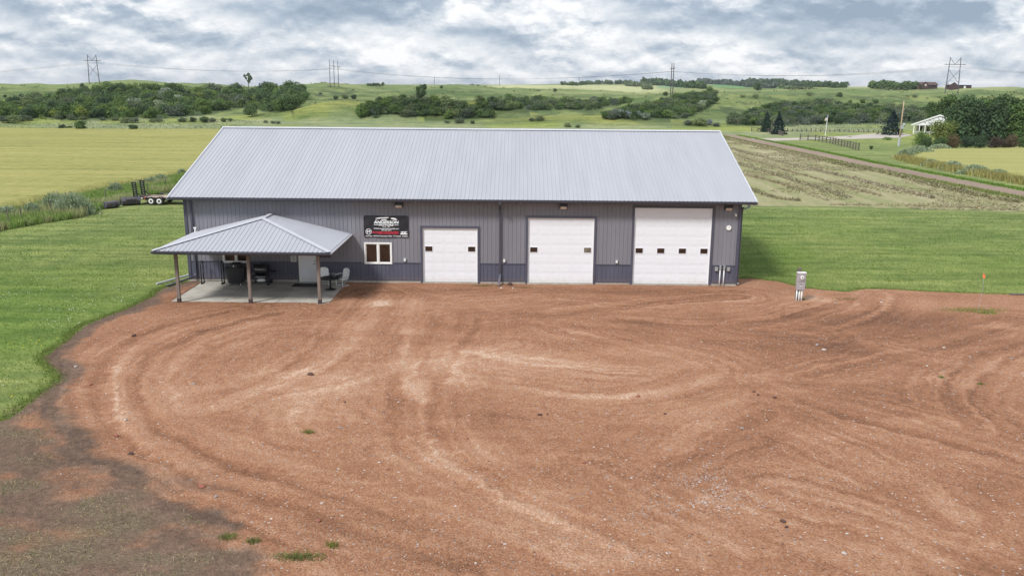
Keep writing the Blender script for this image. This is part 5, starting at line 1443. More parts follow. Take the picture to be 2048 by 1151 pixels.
# far shelterbelts: each row of trees reads as one band
def treeline(pts, n, hp, kind, label, seed):
    r = random.Random(seed); V = []; Tn = []; rng = np.random.default_rng(seed)
    P_ = [hit(*q) for q in pts]
    cs = []
    for i in range(n):
        f = r.uniform(0, len(P_)-1.001); a = int(f); u = f-a
        q0, q1 = P_[a], P_[a+1]
        if q0 is None or q1 is None: continue
        x_ = q0[0]*(1-u)+q1[0]*u; y_ = q0[1]*(1-u)+q1[1]*u; d = q0[3]*(1-u)+q1[3]*u
        x_ += r.uniform(-1, 1)*d*.002; y_ += r.uniform(-1, 1)*d*.012
        z_ = float(terrain(x_, y_)); h = pix_h(hp*r.uniform(.6, 1.2), d)
        m_ = 46
        dd = rng.normal(size=(m_, 3)); dd /= np.linalg.norm(dd, axis=1)[:, None]
        c_ = np.array([x_, y_, z_+h*.52])+dd*np.array([.48, .48, .5])*h*(.55+.5*rng.random((m_, 1)))
        V.append(leaf_quads(c_, np.full(m_, h*.26)*(.6+.8*rng.random(m_)), rng, dd*.7))
        tv = (.75+.5*r.random())*(.8+.4*rng.random(m_)); Tn.append(np.repeat(np.stack([tv, tv, tv*1.05], 1), 4, 0))
    V = np.concatenate(V); Tn = np.concatenate(Tn)
    o = link('shelterbelt', fast_mesh('shelterbelt', V, 4, np.arange(len(V)), M[kind], Tn))
    struct(o, 'stuff'); tag(o, label, 'tree row'); return o
treeline([(1122, 171), (1180, 169.5), (1262, 168.5)], 126, 7.2, 'leafd', 'far dark tree row on the skyline above the pale field strip', 1)
treeline([(1255, 172), (1290, 178), (1299, 180)], 72, 9.1, 'leafg', 'short grey tree row running down beside the pale field', 2)
treeline([(1284, 170), (1330, 172), (1380, 176), (1408, 178)], 144, 11.7, 'leafd', 'thick dark tree row behind the two pole pylon', 3)
treeline([(1400, 168), (1450, 170), (1490, 174), (1550, 177)], 144, 9.1, 'leafg', 'grey green tree row above the deep green field', 4)
treeline([(1490, 169.5), (1560, 171), (1620, 174), (1684, 176)], 198, 10.4, 'leafd', 'long dark tree row on the skyline right of the deep green field', 5)
treeline([(1564, 177), (1620, 179)], 54, 6.5, 'leafg', 'low grey shrub row below the long skyline tree row', 6)
treeline([(1742, 177.5), (1780, 177.8), (1832, 178.3)], 108, 11.1, 'leafd', 'dark grove left of the red farmhouse on the skyline', 7)
treeline([(1750, 179.5), (1818, 180)], 43, 3.9, 'leafg', 'low hedge in front of the farmhouse grove', 8)
treeline([(735, 172), (768, 172)], 25, 5.2, 'leafd', 'tiny dark trees on the skyline right of the three pole pylon', 9)

# low scrub that roughens the slopes
r_ = np.random.default_rng(55); V = []; Tn = []
n = 11000; aa = r_.uniform(-.60, .60, n); dd_ = np.exp(r_.uniform(math.log(262), math.log(950), n)); x = CAM[0]+dd_*np.sin(aa); y = CAM[1]+dd_*np.cos(aa)
pat = fbm(x/22.+3, y/40.+7, 4)*.6+fbm(x/7., y/9., 3)*.4; k = pat > .56+.10*r_.random(n); x, y, dd_ = x[k], y[k], dd_[k]; n = len(x); z = terrain(x, y)
for q in range(4):
    sz = dd_*.0016*(.5+r_.random(n)); c_ = np.stack([x+r_.normal(size=n)*sz*.7, y+r_.normal(size=n)*sz*.7, z+sz*.3*r_.random(n)], 1)
    V.append(leaf_quads(c_, sz, r_, np.tile([[0, -.3, .6]], (n, 1)), .5, .8)); tv = .6+.8*r_.random(n); Tn.append(np.repeat(np.stack([tv*1.1, tv, tv*.8], 1), 4, 0))
V = np.concatenate(V); o = link('hillside_scrub', fast_mesh('hillside_scrub', V, 4, np.arange(len(V)), M['leafg'], np.concatenate(Tn))); struct(o, 'stuff'); tag(o, 'low scrub and rough grass patches on the far slopes', 'scrub')

# ------------------------------------------------------------------ pylons and wires
def pole(u, v, top, kind, label):
    p = hit(u, v) or hit(u, v+1.5) or hit(u, v+3)
    x_, y_, z_, d = p; H = pix_h(v-top, d)
    t = thing('power_pylon', label, 'pylon', (x_, y_, z_), 'wooden power pylons on the upland')
    w_ = H*.16; r_ = .30
    if kind == 'H':
        a, b_ = -w_, w_
        for s_ in (-1, 1): part('pole', MB().tube([(x_+s_*w_*1.15, y_, z_-.5), (x_+s_*w_*.95, y_, z_+H)], [r_*1.1, r_*.75], 6), M['polewood'], t)
        part('crossarm', MB().beam((x_-w_*1.9, y_-.3, z_+H*.80), (x_+w_*1.9, y_-.3, z_+H*.80), .35, .4), M['polewood'], t)
        for s_ in (-1, 1):
            part('brace', MB().beam((x_+s_*w_, y_, z_+H*.99), (x_, y_-.1, z_+H*.80), .25, .25), M['polewood'], t)
            part('cross_brace', MB().beam((x_+s_*w_, y_-.1*s_, z_+H*.66), (x_-s_*w_*1.05, y_-.1*s_, z_+H*.28), .2, .2), M['polewood'], t)
        xs_ = (-w_*1.8, 0, w_*1.8); zc = z_+H*.80-1.2
    elif kind == '3':
        for s_, f_ in ((-1, 1.), (0, .97), (1, .94)): part('pole', MB().tube([(x_+s_*w_, y_, z_-.5), (x_+s_*w_*.95, y_, z_+H*f_)], [r_*1.1, r_*.7], 6), M['polewood'], t)
        part('crossarm', MB().beam((x_-w_, y_-.3, z_+H*.76), (x_+w_*1.6, y_-.3, z_+H*.74), .3, .35), M['polewood'], t)
        for s_ in (-1, 0, 1): part('insulator', MB().tube([(x_+s_*w_*1.05+.5, y_-.4, z_+H*.74), (x_+s_*w_*1.05+.8, y_-.4, z_+H*.66)], .22, 6), M['boxgrey'], t)
        xs_ = (-w_, 0, w_); zc = z_+H*.66
    else:
        w_ = H*.045
        for s_ in (-1, 1): part('pole', MB().tube([(x_+s_*w_*1.1, y_+s_*1.5, z_-.5), (x_+s_*w_, y_+s_*1.5, z_+H)], [r_*1.15, r_*.8], 6), M['polewood'], t)
        part('crossarm', MB().beam((x_-w_*2.2, y_-2.6, z_+H*.82), (x_+w_*2.2, y_+2.6, z_+H*.85), .35, .4), M['polewood'], t)
        xs_ = (-w_*1.8, 0, w_*1.8); zc = z_+H*.80-1.2
    return [(x_+k, y_+(.0 if kind != '2' else k*1.2), zc) for k in xs_]
PY = [pole(189, 168.5, 119, 'H', 'braced two pole pylon on the left green hill'), pole(669, 174.5, 123, '3', 'three pole pylon on the skyline above the roof'),
      pole(1343, 190, 131, '2', 'close set two pole pylon on the wooded spur'), pole(1903, 186, 126, 'H', 'braced two pole pylon in front of the red barn')]
ends0 = [(a[0]-330, a[1]+40, a[2]-9) for a in PY[0]]; ends1 = [(a[0]+330, a[1]+20, a[2]-2) for a in PY[3]]
chain = [ends0]+PY+[ends1]
for k, lab in ((0, 'nearest thin power line wire strung between the pylons'), (1, 'middle thin power line wire strung between the pylons'), (2, 'farthest thin power line wire strung between the pylons')):
    pts = []
    for A, B_ in zip(chain[:-1], chain[1:]):
        a, b_ = Vector(A[k]), Vector(B_[k]); Ls = (b_-a).length
        for s_ in np.linspace(0, 1, 14, endpoint=False):
            pts.append(a.lerp(b_, s_)-Vector((0, 0, Ls*.022*4*s_*(1-s_))))
    pts.append(Vector(chain[-1][k]))
    tag(part('power_line', MB().tube(pts, .05, 4), M['wire'], None), lab, 'wire', 'power line wires')
for u, v, tp, lab in ((869, 172, 155, 'first thin pole on the skyline right of the three pole pylon'), (999, 172, 152, 'second thin pole on the skyline above the roof'), (1158, 170, 156, 'third thin pole at the skyline tree row')):
    p = hit(u, v) or hit(u, v+2)
    H = pix_h(v-tp, p[3])
    t = thing('far_pole', lab, 'pole', (p[0], p[1], p[2]))
    part('shaft', MB().tube([(p[0], p[1], p[2]-1), (p[0], p[1], p[2]+H)], p[3]*.00022, 5), M['wire'], t)
    part('crossarm', MB().beam((p[0]-H*.06, p[1], p[2]+H*.92), (p[0]+H*.06, p[1], p[2]+H*.92), p[3]*.0003, p[3]*.0003), M['wire'], t)

# ------------------------------------------------------------------ farm buildings on the skyline
def farm(u, v, wpx, hpx, kind, label):
    p = hit(u, v) or hit(u, v+1)
    x_, y_, z_, d = p; w_ = pix_h(wpx, d); h = pix_h(hpx, d)
    t = thing('red_farmhouse' if kind == 'house' else 'red_barn', label, 'house' if kind == 'house' else 'barn', (x_, y_, z_))
    dp = w_*.6
    if kind == 'barn':
        part('wall', MB().box(x_-w_/2, x_+w_/2, y_-dp/2, y_+dp/2, z_-2, z_+h*.6), M['redbarn'], t)
        part('roof', MB().prism([(x_-w_/2-1, y_-dp/2-1, z_+h*.58), (x_-w_/2-1, y_, z_+h), (x_-w_/2-1, y_+dp/2+1, z_+h*.58)], (w_*.98+2, 0, 0)), M['roof_trim'], t)
        part('gable_wing', MB().prism([(x_-w_/2-2, y_-dp/2-2.5, z_-2), (x_-w_/2+w_*.28, y_-dp/2-2.5, z_-2), (x_-w_/2+w_*.28, y_-dp/2-2.5, z_+h*.55), (x_-w_/2+w_*.11, y_-dp/2-2.5, z_+h*1.0), (x_-w_/2-2, y_-dp/2-2.5, z_+h*.55)], (0, 2.3, 0)), M['redbarn'], t)
        part('door', MB().box(x_+w_*.12, x_+w_*.22, y_-dp/2-.3, y_-dp/2-.05, z_, z_+h*.4), M['housew'], t)
    else:
        part('wall', MB().box(x_-w_*.32, x_+w_/2, y_-dp/2, y_+dp/2, z_-2, z_+h*.55), M['redbarn'], t)
        part('roof', MB().prism([(x_-w_*.34, y_-dp/2-1, z_+h*.53), (x_-w_*.34, y_, z_+h*.95), (x_-w_*.34, y_+dp/2+1, z_+h*.53)], (w_*.88, 0, 0)), M['rust'], t)
        part('gable', MB().prism([(x_-w_*.30, y_-dp/2-1.6, z_-2), (x_+w_*.06, y_-dp/2-1.6, z_-2), (x_+w_*.06, y_-dp/2-1.6, z_+h*.6), (x_-w_*.12, y_-dp/2-1.6, z_+h), (x_-w_*.30, y_-dp/2-1.6, z_+h*.6)], (0, 1.5, 0)), M['redbarn'], t)
        part('lean_to', MB().prism([(x_-w_/2, y_-dp/2, z_-2), (x_-w_*.325, y_-dp/2, z_-2), (x_-w_*.325, y_-dp/2, z_+h*.5), (x_-w_/2, y_-dp/2, z_+h*.3)], (0, dp*.7, 0)), M['rust'], t)
        for k in range(3): part('window', MB().box(x_+w_*(.12+.12*k), x_+w_*(.17+.12*k), y_-dp/2-.25, y_-dp/2-.02, z_+h*.18, z_+h*.38), M['glass'], t)
        part('window', MB().box(x_-w_*.16, x_-w_*.08, y_-dp/2-1.9, y_-dp/2-1.61, z_+h*.4, z_+h*.65), M['lens'], t)
farm(1848, 178.5, 36, 12, 'house', 'dark red farmhouse with gabled roof on the right skyline')
farm(1916, 177.8, 35, 10, 'barn', 'dark red barn with pale roof on the right skyline')

# ------------------------------------------------------------------ neighbour's yard at right
def big_tree(u, v, hp, wp, kind, label, seed, n=3600, name='yard_tree', trunk=True, group=None, ls=.034):
    x_, y_ = flat(u, v); d = math.hypot(x_-CAM[0], y_-CAM[1]); h = pix_h(hp, d); w_ = pix_h(wp, d)
    t = thing(name, label, 'tree' if trunk else 'bush', (x_, y_, GZ), group)
    me = crown_mesh('crown', lobes_round(seed, .5*w_/h, 16, .2), n, ls, M[kind], seed+500, .5)
    o = bpy.data.objects.new('crown', me); COL.objects.link(o); o.parent = t
    tm = bpy.data.objects.new('trunk', trunk_mb(.9, .022, seed).mesh('trunk', M['bark'])); COL.objects.link(tm); tm.parent = t
    t.scale = (h, h, h)
def spruce(u, v, hp, wp, label, seed):
    x_, y_ = flat(u, v); d = math.hypot(x_-CAM[0], y_-CAM[1]); h = pix_h(hp, d); w_ = pix_h(wp, d)
    rng = np.random.default_rng(seed); n = 1500
    zz = .04+.96*rng.random(n)**1.25
    tier = (zz*11) % 1.
    rr = (w_/h/2)*(1-zz)**.85*(1.0-.35*tier)*np.sqrt(rng.random(n)*.75+.25)*(1+.15*rng.normal(size=n))
    a = rng.random(n)*6.283
    c = np.stack([rr*np.cos(a), rr*np.sin(a), zz-.04*rr/(w_/h)], 1)
    nr = np.stack([np.cos(a)*.6, np.sin(a)*.6, np.full(n, .6)], 1)
    V = leaf_quads(c, .075*(.5+.7*rng.random(n)), rng, nr, .5, .4); tv = .7+.6*rng.random(n)
    me = fast_mesh('crown', V, 4, np.arange(4*n), M['needle'], np.repeat(np.stack([tv, tv, tv], 1), 4, 0))
    t = thing('spruce_tree', label, 'tree', (x_, y_, GZ))
    o = bpy.data.objects.new('crown', me); COL.objects.link(o); o.parent = t
    tm = bpy.data.objects.new('trunk', MB().tube([(0, 0, -.02), (0, 0, .95)], [.022, .004], 7).mesh('trunk', M['bark'])); COL.objects.link(tm); tm.parent = t
    t.scale = (h, h, h)
spruce(1532, 266, 38, 32, 'left dark spruce of the pair by the rail fence', 1)
spruce(1556, 270, 40, 40, 'right dark spruce of the pair by the rail fence', 2)
spruce(1782, 273, 46, 54, 'broad dark spruce left of the wooden utility pole', 3)
DARKB = [(1868, 262, 58, 34), (1893, 262, 70, 44), (1920, 266, 68, 46), (1946, 264, 60, 44), (1968, 268, 64, 40), (1992, 266, 72, 46), (2022, 266, 66, 46), (2052, 268, 70, 50), (1880, 272, 44, 40), (1935, 274, 48, 42), (2005, 276, 48, 44), (1905, 286, 72, 44), (1930, 287, 84, 50), (1958, 287, 80, 50), (1990, 288, 86, 52), (2020, 288, 82, 52), (2048, 288, 84, 52), (1912, 280, 80, 44)]
for k, (u, v, hp, wp) in enumerate(DARKB):
    big_tree(u, v, hp, wp, 'leafd', 'tall dark green tree of the dense shelterbelt behind the white house', 300+k, 3600, 'shelterbelt_tree', True, 'tall shelterbelt trees', .036)
big_tree(1880, 292, 52, 60, 'leafl', 'bright yellow green rounded tree in front of the shelterbelt', 331, 3600)
big_tree(1840, 292, 32, 34, 'leaf', 'mid green bush hiding the corner of the white house', 332, 3000, 'yard_bush', False)
for k, (u, v, hp, wp, kd, lab) in enumerate(((1982, 284, 46, 26, 'leaf', 'narrow mid green tree in the middle of the shelterbelt front'), (2018, 284, 42, 30, 'leaf', 'mid green tree right of the shelterbelt middle'), (2045, 286, 40, 30, 'leaf', 'mid green tree at the right edge of the shelterbelt'), (1952, 286, 26, 22, 'leafg', 'small grey green tree within the shelterbelt front'))):
    big_tree(u, v, hp, wp, kd, lab, 340+k, 3000)
HEDGE = [(1852, 298, 24, 30, 'leafd', 'dark low hedge bush at the left end of the crop field edge'), (1878, 299, 24, 32, 'leafd', 'second dark hedge bush along the crop field edge'), (1906, 299, 27, 34, 'leafr', 'brownish hedge bush left of centre at the crop edge'), (1932, 299, 26, 32, 'leafd', 'dark green hedge bush in the middle of the crop edge'), (1958, 299, 27, 32, 'leafd', 'dark hedge bush right of the middle at the crop edge'),
         (1990, 299, 28, 36, 'leafr', 'brown red hedge bush at the right of the crop edge'), (2018, 299, 27, 34, 'leafr', 'last brownish hedge bush near the picture edge'), (2046, 299, 26, 34, 'leafd', 'dark hedge bush cut by the right picture edge')]
for k, (u, v, hp, wp, kd, lab) in enumerate(HEDGE): big_tree(u, v, hp, wp, kd, lab, 360+k, 2600, 'hedge_bush', False, None, .045)
# white house, gable towards the yard
hx, hy = flat(1868, 273)
H_ = thing('white_house', 'white house with covered porch half hidden by the shelterbelt', 'house', (hx, hy, GZ))
wl = MB().box(hx-4.0, hx+5.5, hy+.3, hy+1.8, GZ, GZ+2.7); wl.prism([(hx-3.9, hy+.31, GZ+2.7), (hx+5.4, hy+.31, GZ+2.7), (hx+.75, hy+.31, GZ+4.6)], (0, 1.4, 0)); part('wall', wl, M['housew'], H_)
rf = MB()
for s_ in (-1, 1):
    rf.prism([(hx+.75, hy-2.3, GZ+5.1), (hx+.75+s_*5.8, hy-2.3, GZ+2.75), (hx+.75+s_*5.8, hy-2.3, GZ+2.6), (hx+.75, hy-2.3, GZ+4.93)], (0, 4.2, 0))
part('roof', rf, M['greyroof'], H_)
rt = MB()
for s_ in (-1, 1): rt.prism([(hx+.75, hy-2.36, GZ+5.14), (hx+.75+s_*5.85, hy-2.36, GZ+2.78), (hx+.75+s_*5.85, hy-2.36, GZ+2.5), (hx+.75, hy-2.36, GZ+4.84)], (0, .05, 0))
part('rake_board', rt, M['whitep'], H_)
part('porch_gable', MB().prism([(hx-4.3, hy-2.2, GZ+2.6), (hx+5.8, hy-2.2, GZ+2.6), (hx+.75, hy-2.2, GZ+4.62)], (0, .08, 0)), M['housew'], H_)
for k in range(5): part('porch_post', MB().box(hx-4.6+k*1.2, hx-4.42+k*1.2, hy-2.15, hy-1.97, GZ+.3, GZ+2.6), M['whitep'], H_)
for k in range(4): part('window', MB().box(hx-3.6+k*1.9, hx-2.7+k*1.9, hy+.25, hy+.299, GZ+1.0, GZ+2.3), M['glass'], H_)
part('porch_deck', MB().box(hx-5.0, hx+6, hy-2.3, hy+.3, GZ, GZ+.3), M['conc'], H_)
rr_ = MB().box(hx-4.5, hx+5, hy-2.1, hy-2.05, GZ+1.1, GZ+1.16)
for k in range(40): rr_.box(hx-4.5+k*.24, hx-4.45+k*.24, hy-2.1, hy-2.05, GZ+.3, GZ+1.1)
part('railing', rr_, M['whitep'], H_)
H_.rotation_euler.z = -math.radians(25)
# utility pole with dish, flag pole
ux, uy = flat(1797, 292)
t = thing('utility_pole', 'tan wooden utility pole with a white dish near the white house', 'utility pole', (ux, uy, GZ))
part('shaft', MB().tube([(ux, uy, GZ-.3), (ux+.12, uy, GZ+8.6)], [.16, .12], 8), M['tan_pole'], t, smooth=True)
part('base_guard', MB().tube([(ux, uy-.03, GZ), (ux+.07, uy-.03, GZ+1.7)], .26, 8), M['boxgrey'], t)
part('dish', MB().lathe([(.04, .0), (.2, .05), (.30, .12), (.28, .14), (.19, .07)], (ux+.5, uy-.45, GZ+4.1), 20, 'y'), M['boxgrey'], t)
part('dish_arm', MB().tube([(ux+.25, uy, GZ+4.0), (ux+.7, uy-.3, GZ+4.1)], .05, 6), M['galv'], t)
part('meter', MB().box(ux-.1, ux+.45, uy-.4, uy-.2, GZ+3.3, GZ+4.0), M['boxgrey'], t)
ux, uy = flat(1650, 273)
t = thing('flagpole', 'white flagpole with a drooping flag on the neighbour lawn', 'flagpole', (ux, uy, GZ))
part('pole', MB().tube([(ux, uy, GZ), (ux+.25, uy, GZ+4.9)], [.07, .05], 8), M['whitep'], t)
part('finial', MB().lathe([(.02, 0), (.08, .06), (.02, .14)], (ux+.25, uy, GZ+4.9), 10), M['rust'], t)
fl = MB()
for k in range(6):
    fl.box(ux-.30+.02*k, ux+.16, uy-.03+.02*(k % 2), uy+.0+.02*(k % 2), GZ+3.55+k*.13, GZ+3.55+(k+1)*.13-.002) if k % 2 == 0 else None
f_ = part('flag', MB().prism([(ux+.17, uy, GZ+4.4), (ux-.15, uy+.06, GZ+4.25), (ux-.42, uy, GZ+3.75), (ux-.30, uy-.04, GZ+3.55), (ux+.15, uy, GZ+3.7)], (0, .02, 0)), M['lens'], t)
part('flag_canton', MB().box(ux+.02, ux+.2, uy-.03, uy+.03, GZ+4.2, GZ+4.75), M['flagblue'], f_)
part('flag_stripe', MB().prism([(ux+.1, uy-.025, GZ+4.15), (ux-.3, uy-.025, GZ+3.8), (ux-.33, uy-.025, GZ+3.72), (ux+.1, uy-.025, GZ+4.05)], (0, -.01, 0)), M['flagred'], f_)
# rail fences
def rail_fence(pts, n, label, h=1.25, rails=3):
    P_ = [flat(*q) for q in pts]; t = thing('rail_fence', label, 'fence', (P_[0][0], P_[0][1], GZ))
    L_ = [0]
    for a, b_ in zip(P_[:-1], P_[1:]): L_.append(L_[-1]+math.dist(a, b_))
    spots = []
    for k in range(n):
        s_ = L_[-1]*k/(n-1); spots.append((float(np.interp(s_, L_, [p[0] for p in P_])), float(np.interp(s_, L_, [p[1] for p in P_]))))
    r = random.Random(n)
    for x_, y_ in spots:
        part('post', MB().tube([(x_, y_, GZ-.1), (x_+r.uniform(-.05, .05), y_, GZ+h*r.uniform(.95, 1.1))], .11, 6), M['oldwood'], t)
    for (a, b_), (c, d) in zip(spots[:-1], spots[1:]):
        for k in range(rails):
            z_ = GZ+h*(.3+.3*k)+r.uniform(-.04, .04)
            part('rail', MB().beam((a, b_-.1, z_), (c, d-.1, z_+r.uniform(-.06, .06)), .07, .11), M['oldwood'], t)
rail_fence([(1600, 280), (1630, 282), (1660, 287), (1690, 294), (1717, 301)], 17, 'near wooden rail fence running along the neighbour lawn')
rail_fence([(1503, 265), (1526, 265.5), (1545, 268), (1566, 273)], 14, 'wooden rail fence bending in front of the spruce pair', 1.2)
rail_fence([(1566, 266), (1640, 267), (1700, 268), (1766, 270)], 22, 'far long rail fence behind the flagpole', 1.1, 2)
for k, (u, v, h_, lab) in enumerate(((20, 452, 1.45, 'leaning fence post at the left picture edge among tall grass'), (44, 446, 1.3, 'dark fence post right of the leaning one in tall grass'), (106, 432, 1.2, 'thin fence post left of the large sage clump'), (213, 406, 1.2, 'thin fence post above the left loader bucket'), (297, 392, 1.25, 'thin fence post behind the trailer ramps'), (334, 382, 1.4, 'thin leaning fence post near the roof edge'))):
    x_, y_ = flat(u, v)
    r = random.Random(k)
    t = part('fence_post', MB().tube([(x_, y_, GZ-.1), (x_-r.uniform(.0, .18), y_, GZ+h_)], .04, 6).box(x_-.03, x_+.03, y_-.05, y_-.02, GZ+h_*.3, GZ+h_*.36), M['oldwood'], None)
    tag(t, lab, 'fence post', 'fence posts along the left field')
sm = ((1742, 299, 7, 'leafd', 'tiny dark conifer bush alone on the neighbour lawn'), (1775, 281, 7, 'leaf', 'low green shrub beside the driveway end'), (1700, 276, 3, 'leaf', 'tiny shrub beside the driveway'))
for k, (u, v, hp, kd, lab) in enumerate(sm): big_tree(u, v, hp, hp*(1.1 if k == 0 else 3), kd, lab, 400+k, 300, 'lawn_shrub', False, None, .16)

# ------------------------------------------------------------------ blades: grass, sage, straw, stones
def blades(x, y, z, h, w, lean, tint, rng):
    n = len(x); a = rng.random(n)*6.283; b_ = rng.random(n)*6.283
    dx, dy = np.cos(a)*w*.5, np.sin(a)*w*.5; lx, ly = np.cos(b_)*lean*h, np.sin(b_)*lean*h
    V = np.stack([np.stack([x-dx, y-dy, z], 1), np.stack([x+dx, y+dy, z], 1), np.stack([x+lx, y+ly, z+h], 1)], 1).reshape(-1, 3)
    return V, np.repeat(tint, 3, 0)
def blade_obj(name, sets, label, cat, mat='grass', parent=None):
    V = np.concatenate([s[0] for s in sets]); T_ = np.concatenate([s[1] for s in sets])
    o = link(name, fast_mesh(name, V, 3, np.arange(len(V)), M[mat], T_))
    struct(o, 'stuff'); tag(o, label, cat); return o
def tcol(base, n, rng, v=.35, hue=.12):
    t = 1+v*(rng.random(n)-.5)*2; b_ = np.array(base)
    return np.stack([b_[0]*t*(1+hue*(rng.random(n)-.5)*2), b_[1]*t, b_[2]*t*(1+hue*(rng.random(n)-.5)*2)], 1)
rng = np.random.default_rng(21)
# lawn left and right
LAWN_L = [(-60, -40)]+[(a-.12, b_) for a, b_ in EDGE_L]+[(-17.5, .4), (-17.45, 18.5), (-29, 31), (-36, 26.5), (-38, 16.5), (-60, 5)]
LAWN_R = [(13.5, .9)]+[(a, b_+.12) for a, b_ in EDGE_R]+[(60, 0), (52, 33), (46.8, 30.4), (22.6, 32.3), (13.5, 31.5)]
def scatter(poly, n, rng, dens=None):
    xs = [p[0] for p in poly]; ys = [p[1] for p in poly]
    x = rng.uniform(min(xs), max(xs), n); y = rng.uniform(min(ys), max(ys), n)
    k = inside(x, y, poly)
    d = np.hypot(x-CAM[0], y-CAM[1]); k &= rng.random(n) < np.clip((30/d)**1.3, 0, 1)
    a = np.abs(np.arctan2(x-CAM[0], y-CAM[1])); k &= a < .70
    return x[k], y[k]
sets = []
for poly, n in ((LAWN_L, 420000), (LAWN_R, 260000)):
    x, y = scatter(poly, n, rng); m_ = len(x)
    f = fbm(x*.35, y*.9, 3); gr = sstep(.35, .65, f)[:, None]
    base = np.array([.130, .215, .038])*(1-gr)+np.array([.22, .27, .075])*gr
    t = (1+.30*(rng.random(m_)-.5)*2)[:, None]
    d = np.hypot(x-CAM[0], y-CAM[1])
    h = (.030+.035*rng.random(m_))*(1+.4*sstep(.5, .7, fbm(x*1.5, y*1.5, 2)))
    sets.append(blades(x, y, np.full(m_, GZ), h, .016+.0004*d, .7, base*t, rng))
blade_obj('lawn_grass', sets, 'short mown lawn grass on both sides of the yard', 'grass')
# ragged fringe where the lawn meets the gravel
sets = []
for E_, n in ((EDGE_L[1:], 9000), (EDGE_R, 7000)):
    pts = np.array(spline(E_, 10)); seg = np.linalg.norm(np.diff(pts, axis=0), axis=1); cs = np.concatenate([[0], np.cumsum(seg)])
    s_ = rng.random(n)*cs[-1]; x = np.interp(s_, cs, pts[:, 0])+rng.normal(size=n)*.16; y = np.interp(s_, cs, pts[:, 1])+rng.normal(size=n)*.16
    sets.append(blades(x, y, np.full(n, GZ), .03+.06*rng.random(n), .03, .8, tcol((.20, .26, .075), n, rng, .5), rng))
blade_obj('edge_grass', sets, 'ragged fringe of grass where the lawn meets the gravel', 'grass')
# clover and dandelions
def heads(x, y, z, s, tint, rng):
    n = len(x); c = np.stack([x, y, z], 1)
    return leaf_quads(c, s, rng, np.tile([[0, -.3, 1.]], (n, 1)), 1., .2), np.repeat(tint, 4, 0)
V = []; T_ = []
for (u, v, n, sx, sy, c) in ((90, 560, 40, 1.2, 1., (.75, .77, .70)), (190, 600, 60, 1.6, 1.4, (.75, .77, .70)), (140, 620, 70, 1.5, 1.2, (.75, .77, .70)), (100, 650, 60, 1.0, 1.0, (.75, .77, .7)), (250, 575, 40, 1.5, 1., (.75, .77, .7)), (40, 590, 40, 1., 1., (.75, .77, .7)), (20, 770, 20, .8, .6, (.75, .77, .7)), (60, 690, 30, 1.5, 1.2, (.78, .62, .05)), (140, 640, 12, 1.5, .8, (.78, .62, .05)), (30, 790, 12, .8, 1., (.78, .62, .05)), (340, 480, 30, 1., 2.5, (.7, .72, .5))):
    x0, y0 = flat(u, v); n = max(4, int(n*.55)); x = x0+rng.normal(size=n)*sx*.7; y = y0+rng.normal(size=n)*sy*.5
    k = ~inside(x, y, YARD); x = x[k]; y = y[k]; n = len(x)
    a, b_ = heads(x, y, np.full(n, GZ+.09), np.full(n, .03)*(.6+.7*rng.random(n)), tcol(c, n, rng, .1, .03), rng); V.append(a); T_.append(b_)
V = np.concatenate(V); o = link('clover_flowers', fast_mesh('clover_flowers', V, 4, np.arange(len(V)), M['grass'], np.concatenate(T_))); struct(o, 'stuff'); tag(o, 'small white clover and yellow dandelion heads in the left lawn', 'flowers')
# tall grass along the left fence and the crop edges
sets = []
STRIP = [flat(*p) for p in ((-60, 475), (0, 462), (90, 446), (160, 436), (200, 420), (260, 403), (300, 392), (370, 380), (395, 350), (380, 350), (260, 374), (180, 390), (100, 406), (0, 432), (-60, 448))]
x, y = [], []
xs = [p[0] for p in STRIP]; ys = [p[1] for p in STRIP]
x = rng.uniform(min(xs), max(xs), 90000); y = rng.uniform(min(ys), max(ys), 90000); k = inside(x, y, STRIP); x, y = x[k], y[k]; n = len(x)
f = fbm(x*.5, y*.5, 3); c = tcol((.24, .34, .10), n, rng, .35); c = c*(1-sstep(.5, .7, f)[:, None])+tcol((.38, .40, .20), n, rng, .3)*sstep(.5, .7, f)[:, None]
sets.append(blades(x, y, np.full(n, GZ), (.25+.45*rng.random(n))*(.5+f), .10, .35, c, rng))
blade_obj('tall_grass', sets, 'tall wild grass along the fence between lawn and yellow field', 'grass')
# standing crop ears breaking up the field surface
sets = []
for poly, n, c, h in ((CROP_L, 300000, (.36, .325, .12), .62), (CROP_R, 90000, (.36, .345, .125), .55)):
    xs = [p[0] for p in poly]; ys = [p[1] for p in poly]
    x = rng.uniform(min(xs), max(xs), n); y = rng.uniform(min(ys), max(ys), n); k = inside(x, y, poly)
    d = np.hypot(x-CAM[0], y-CAM[1]); k &= segdist(x, y, poly+poly[:1]) < 2.2*rng.random(n)**2+.3
    x, y, d = x[k], y[k], d[k]; m_ = len(x)
    sets.append(blades(x, y, terrain(x, y), h*(.8+.35*rng.random(m_)), .10, .25, tcol(c, m_, rng, .25), rng))
blade_obj('crop_ears', sets, 'standing crop stems along the margins of both fields', 'crop')
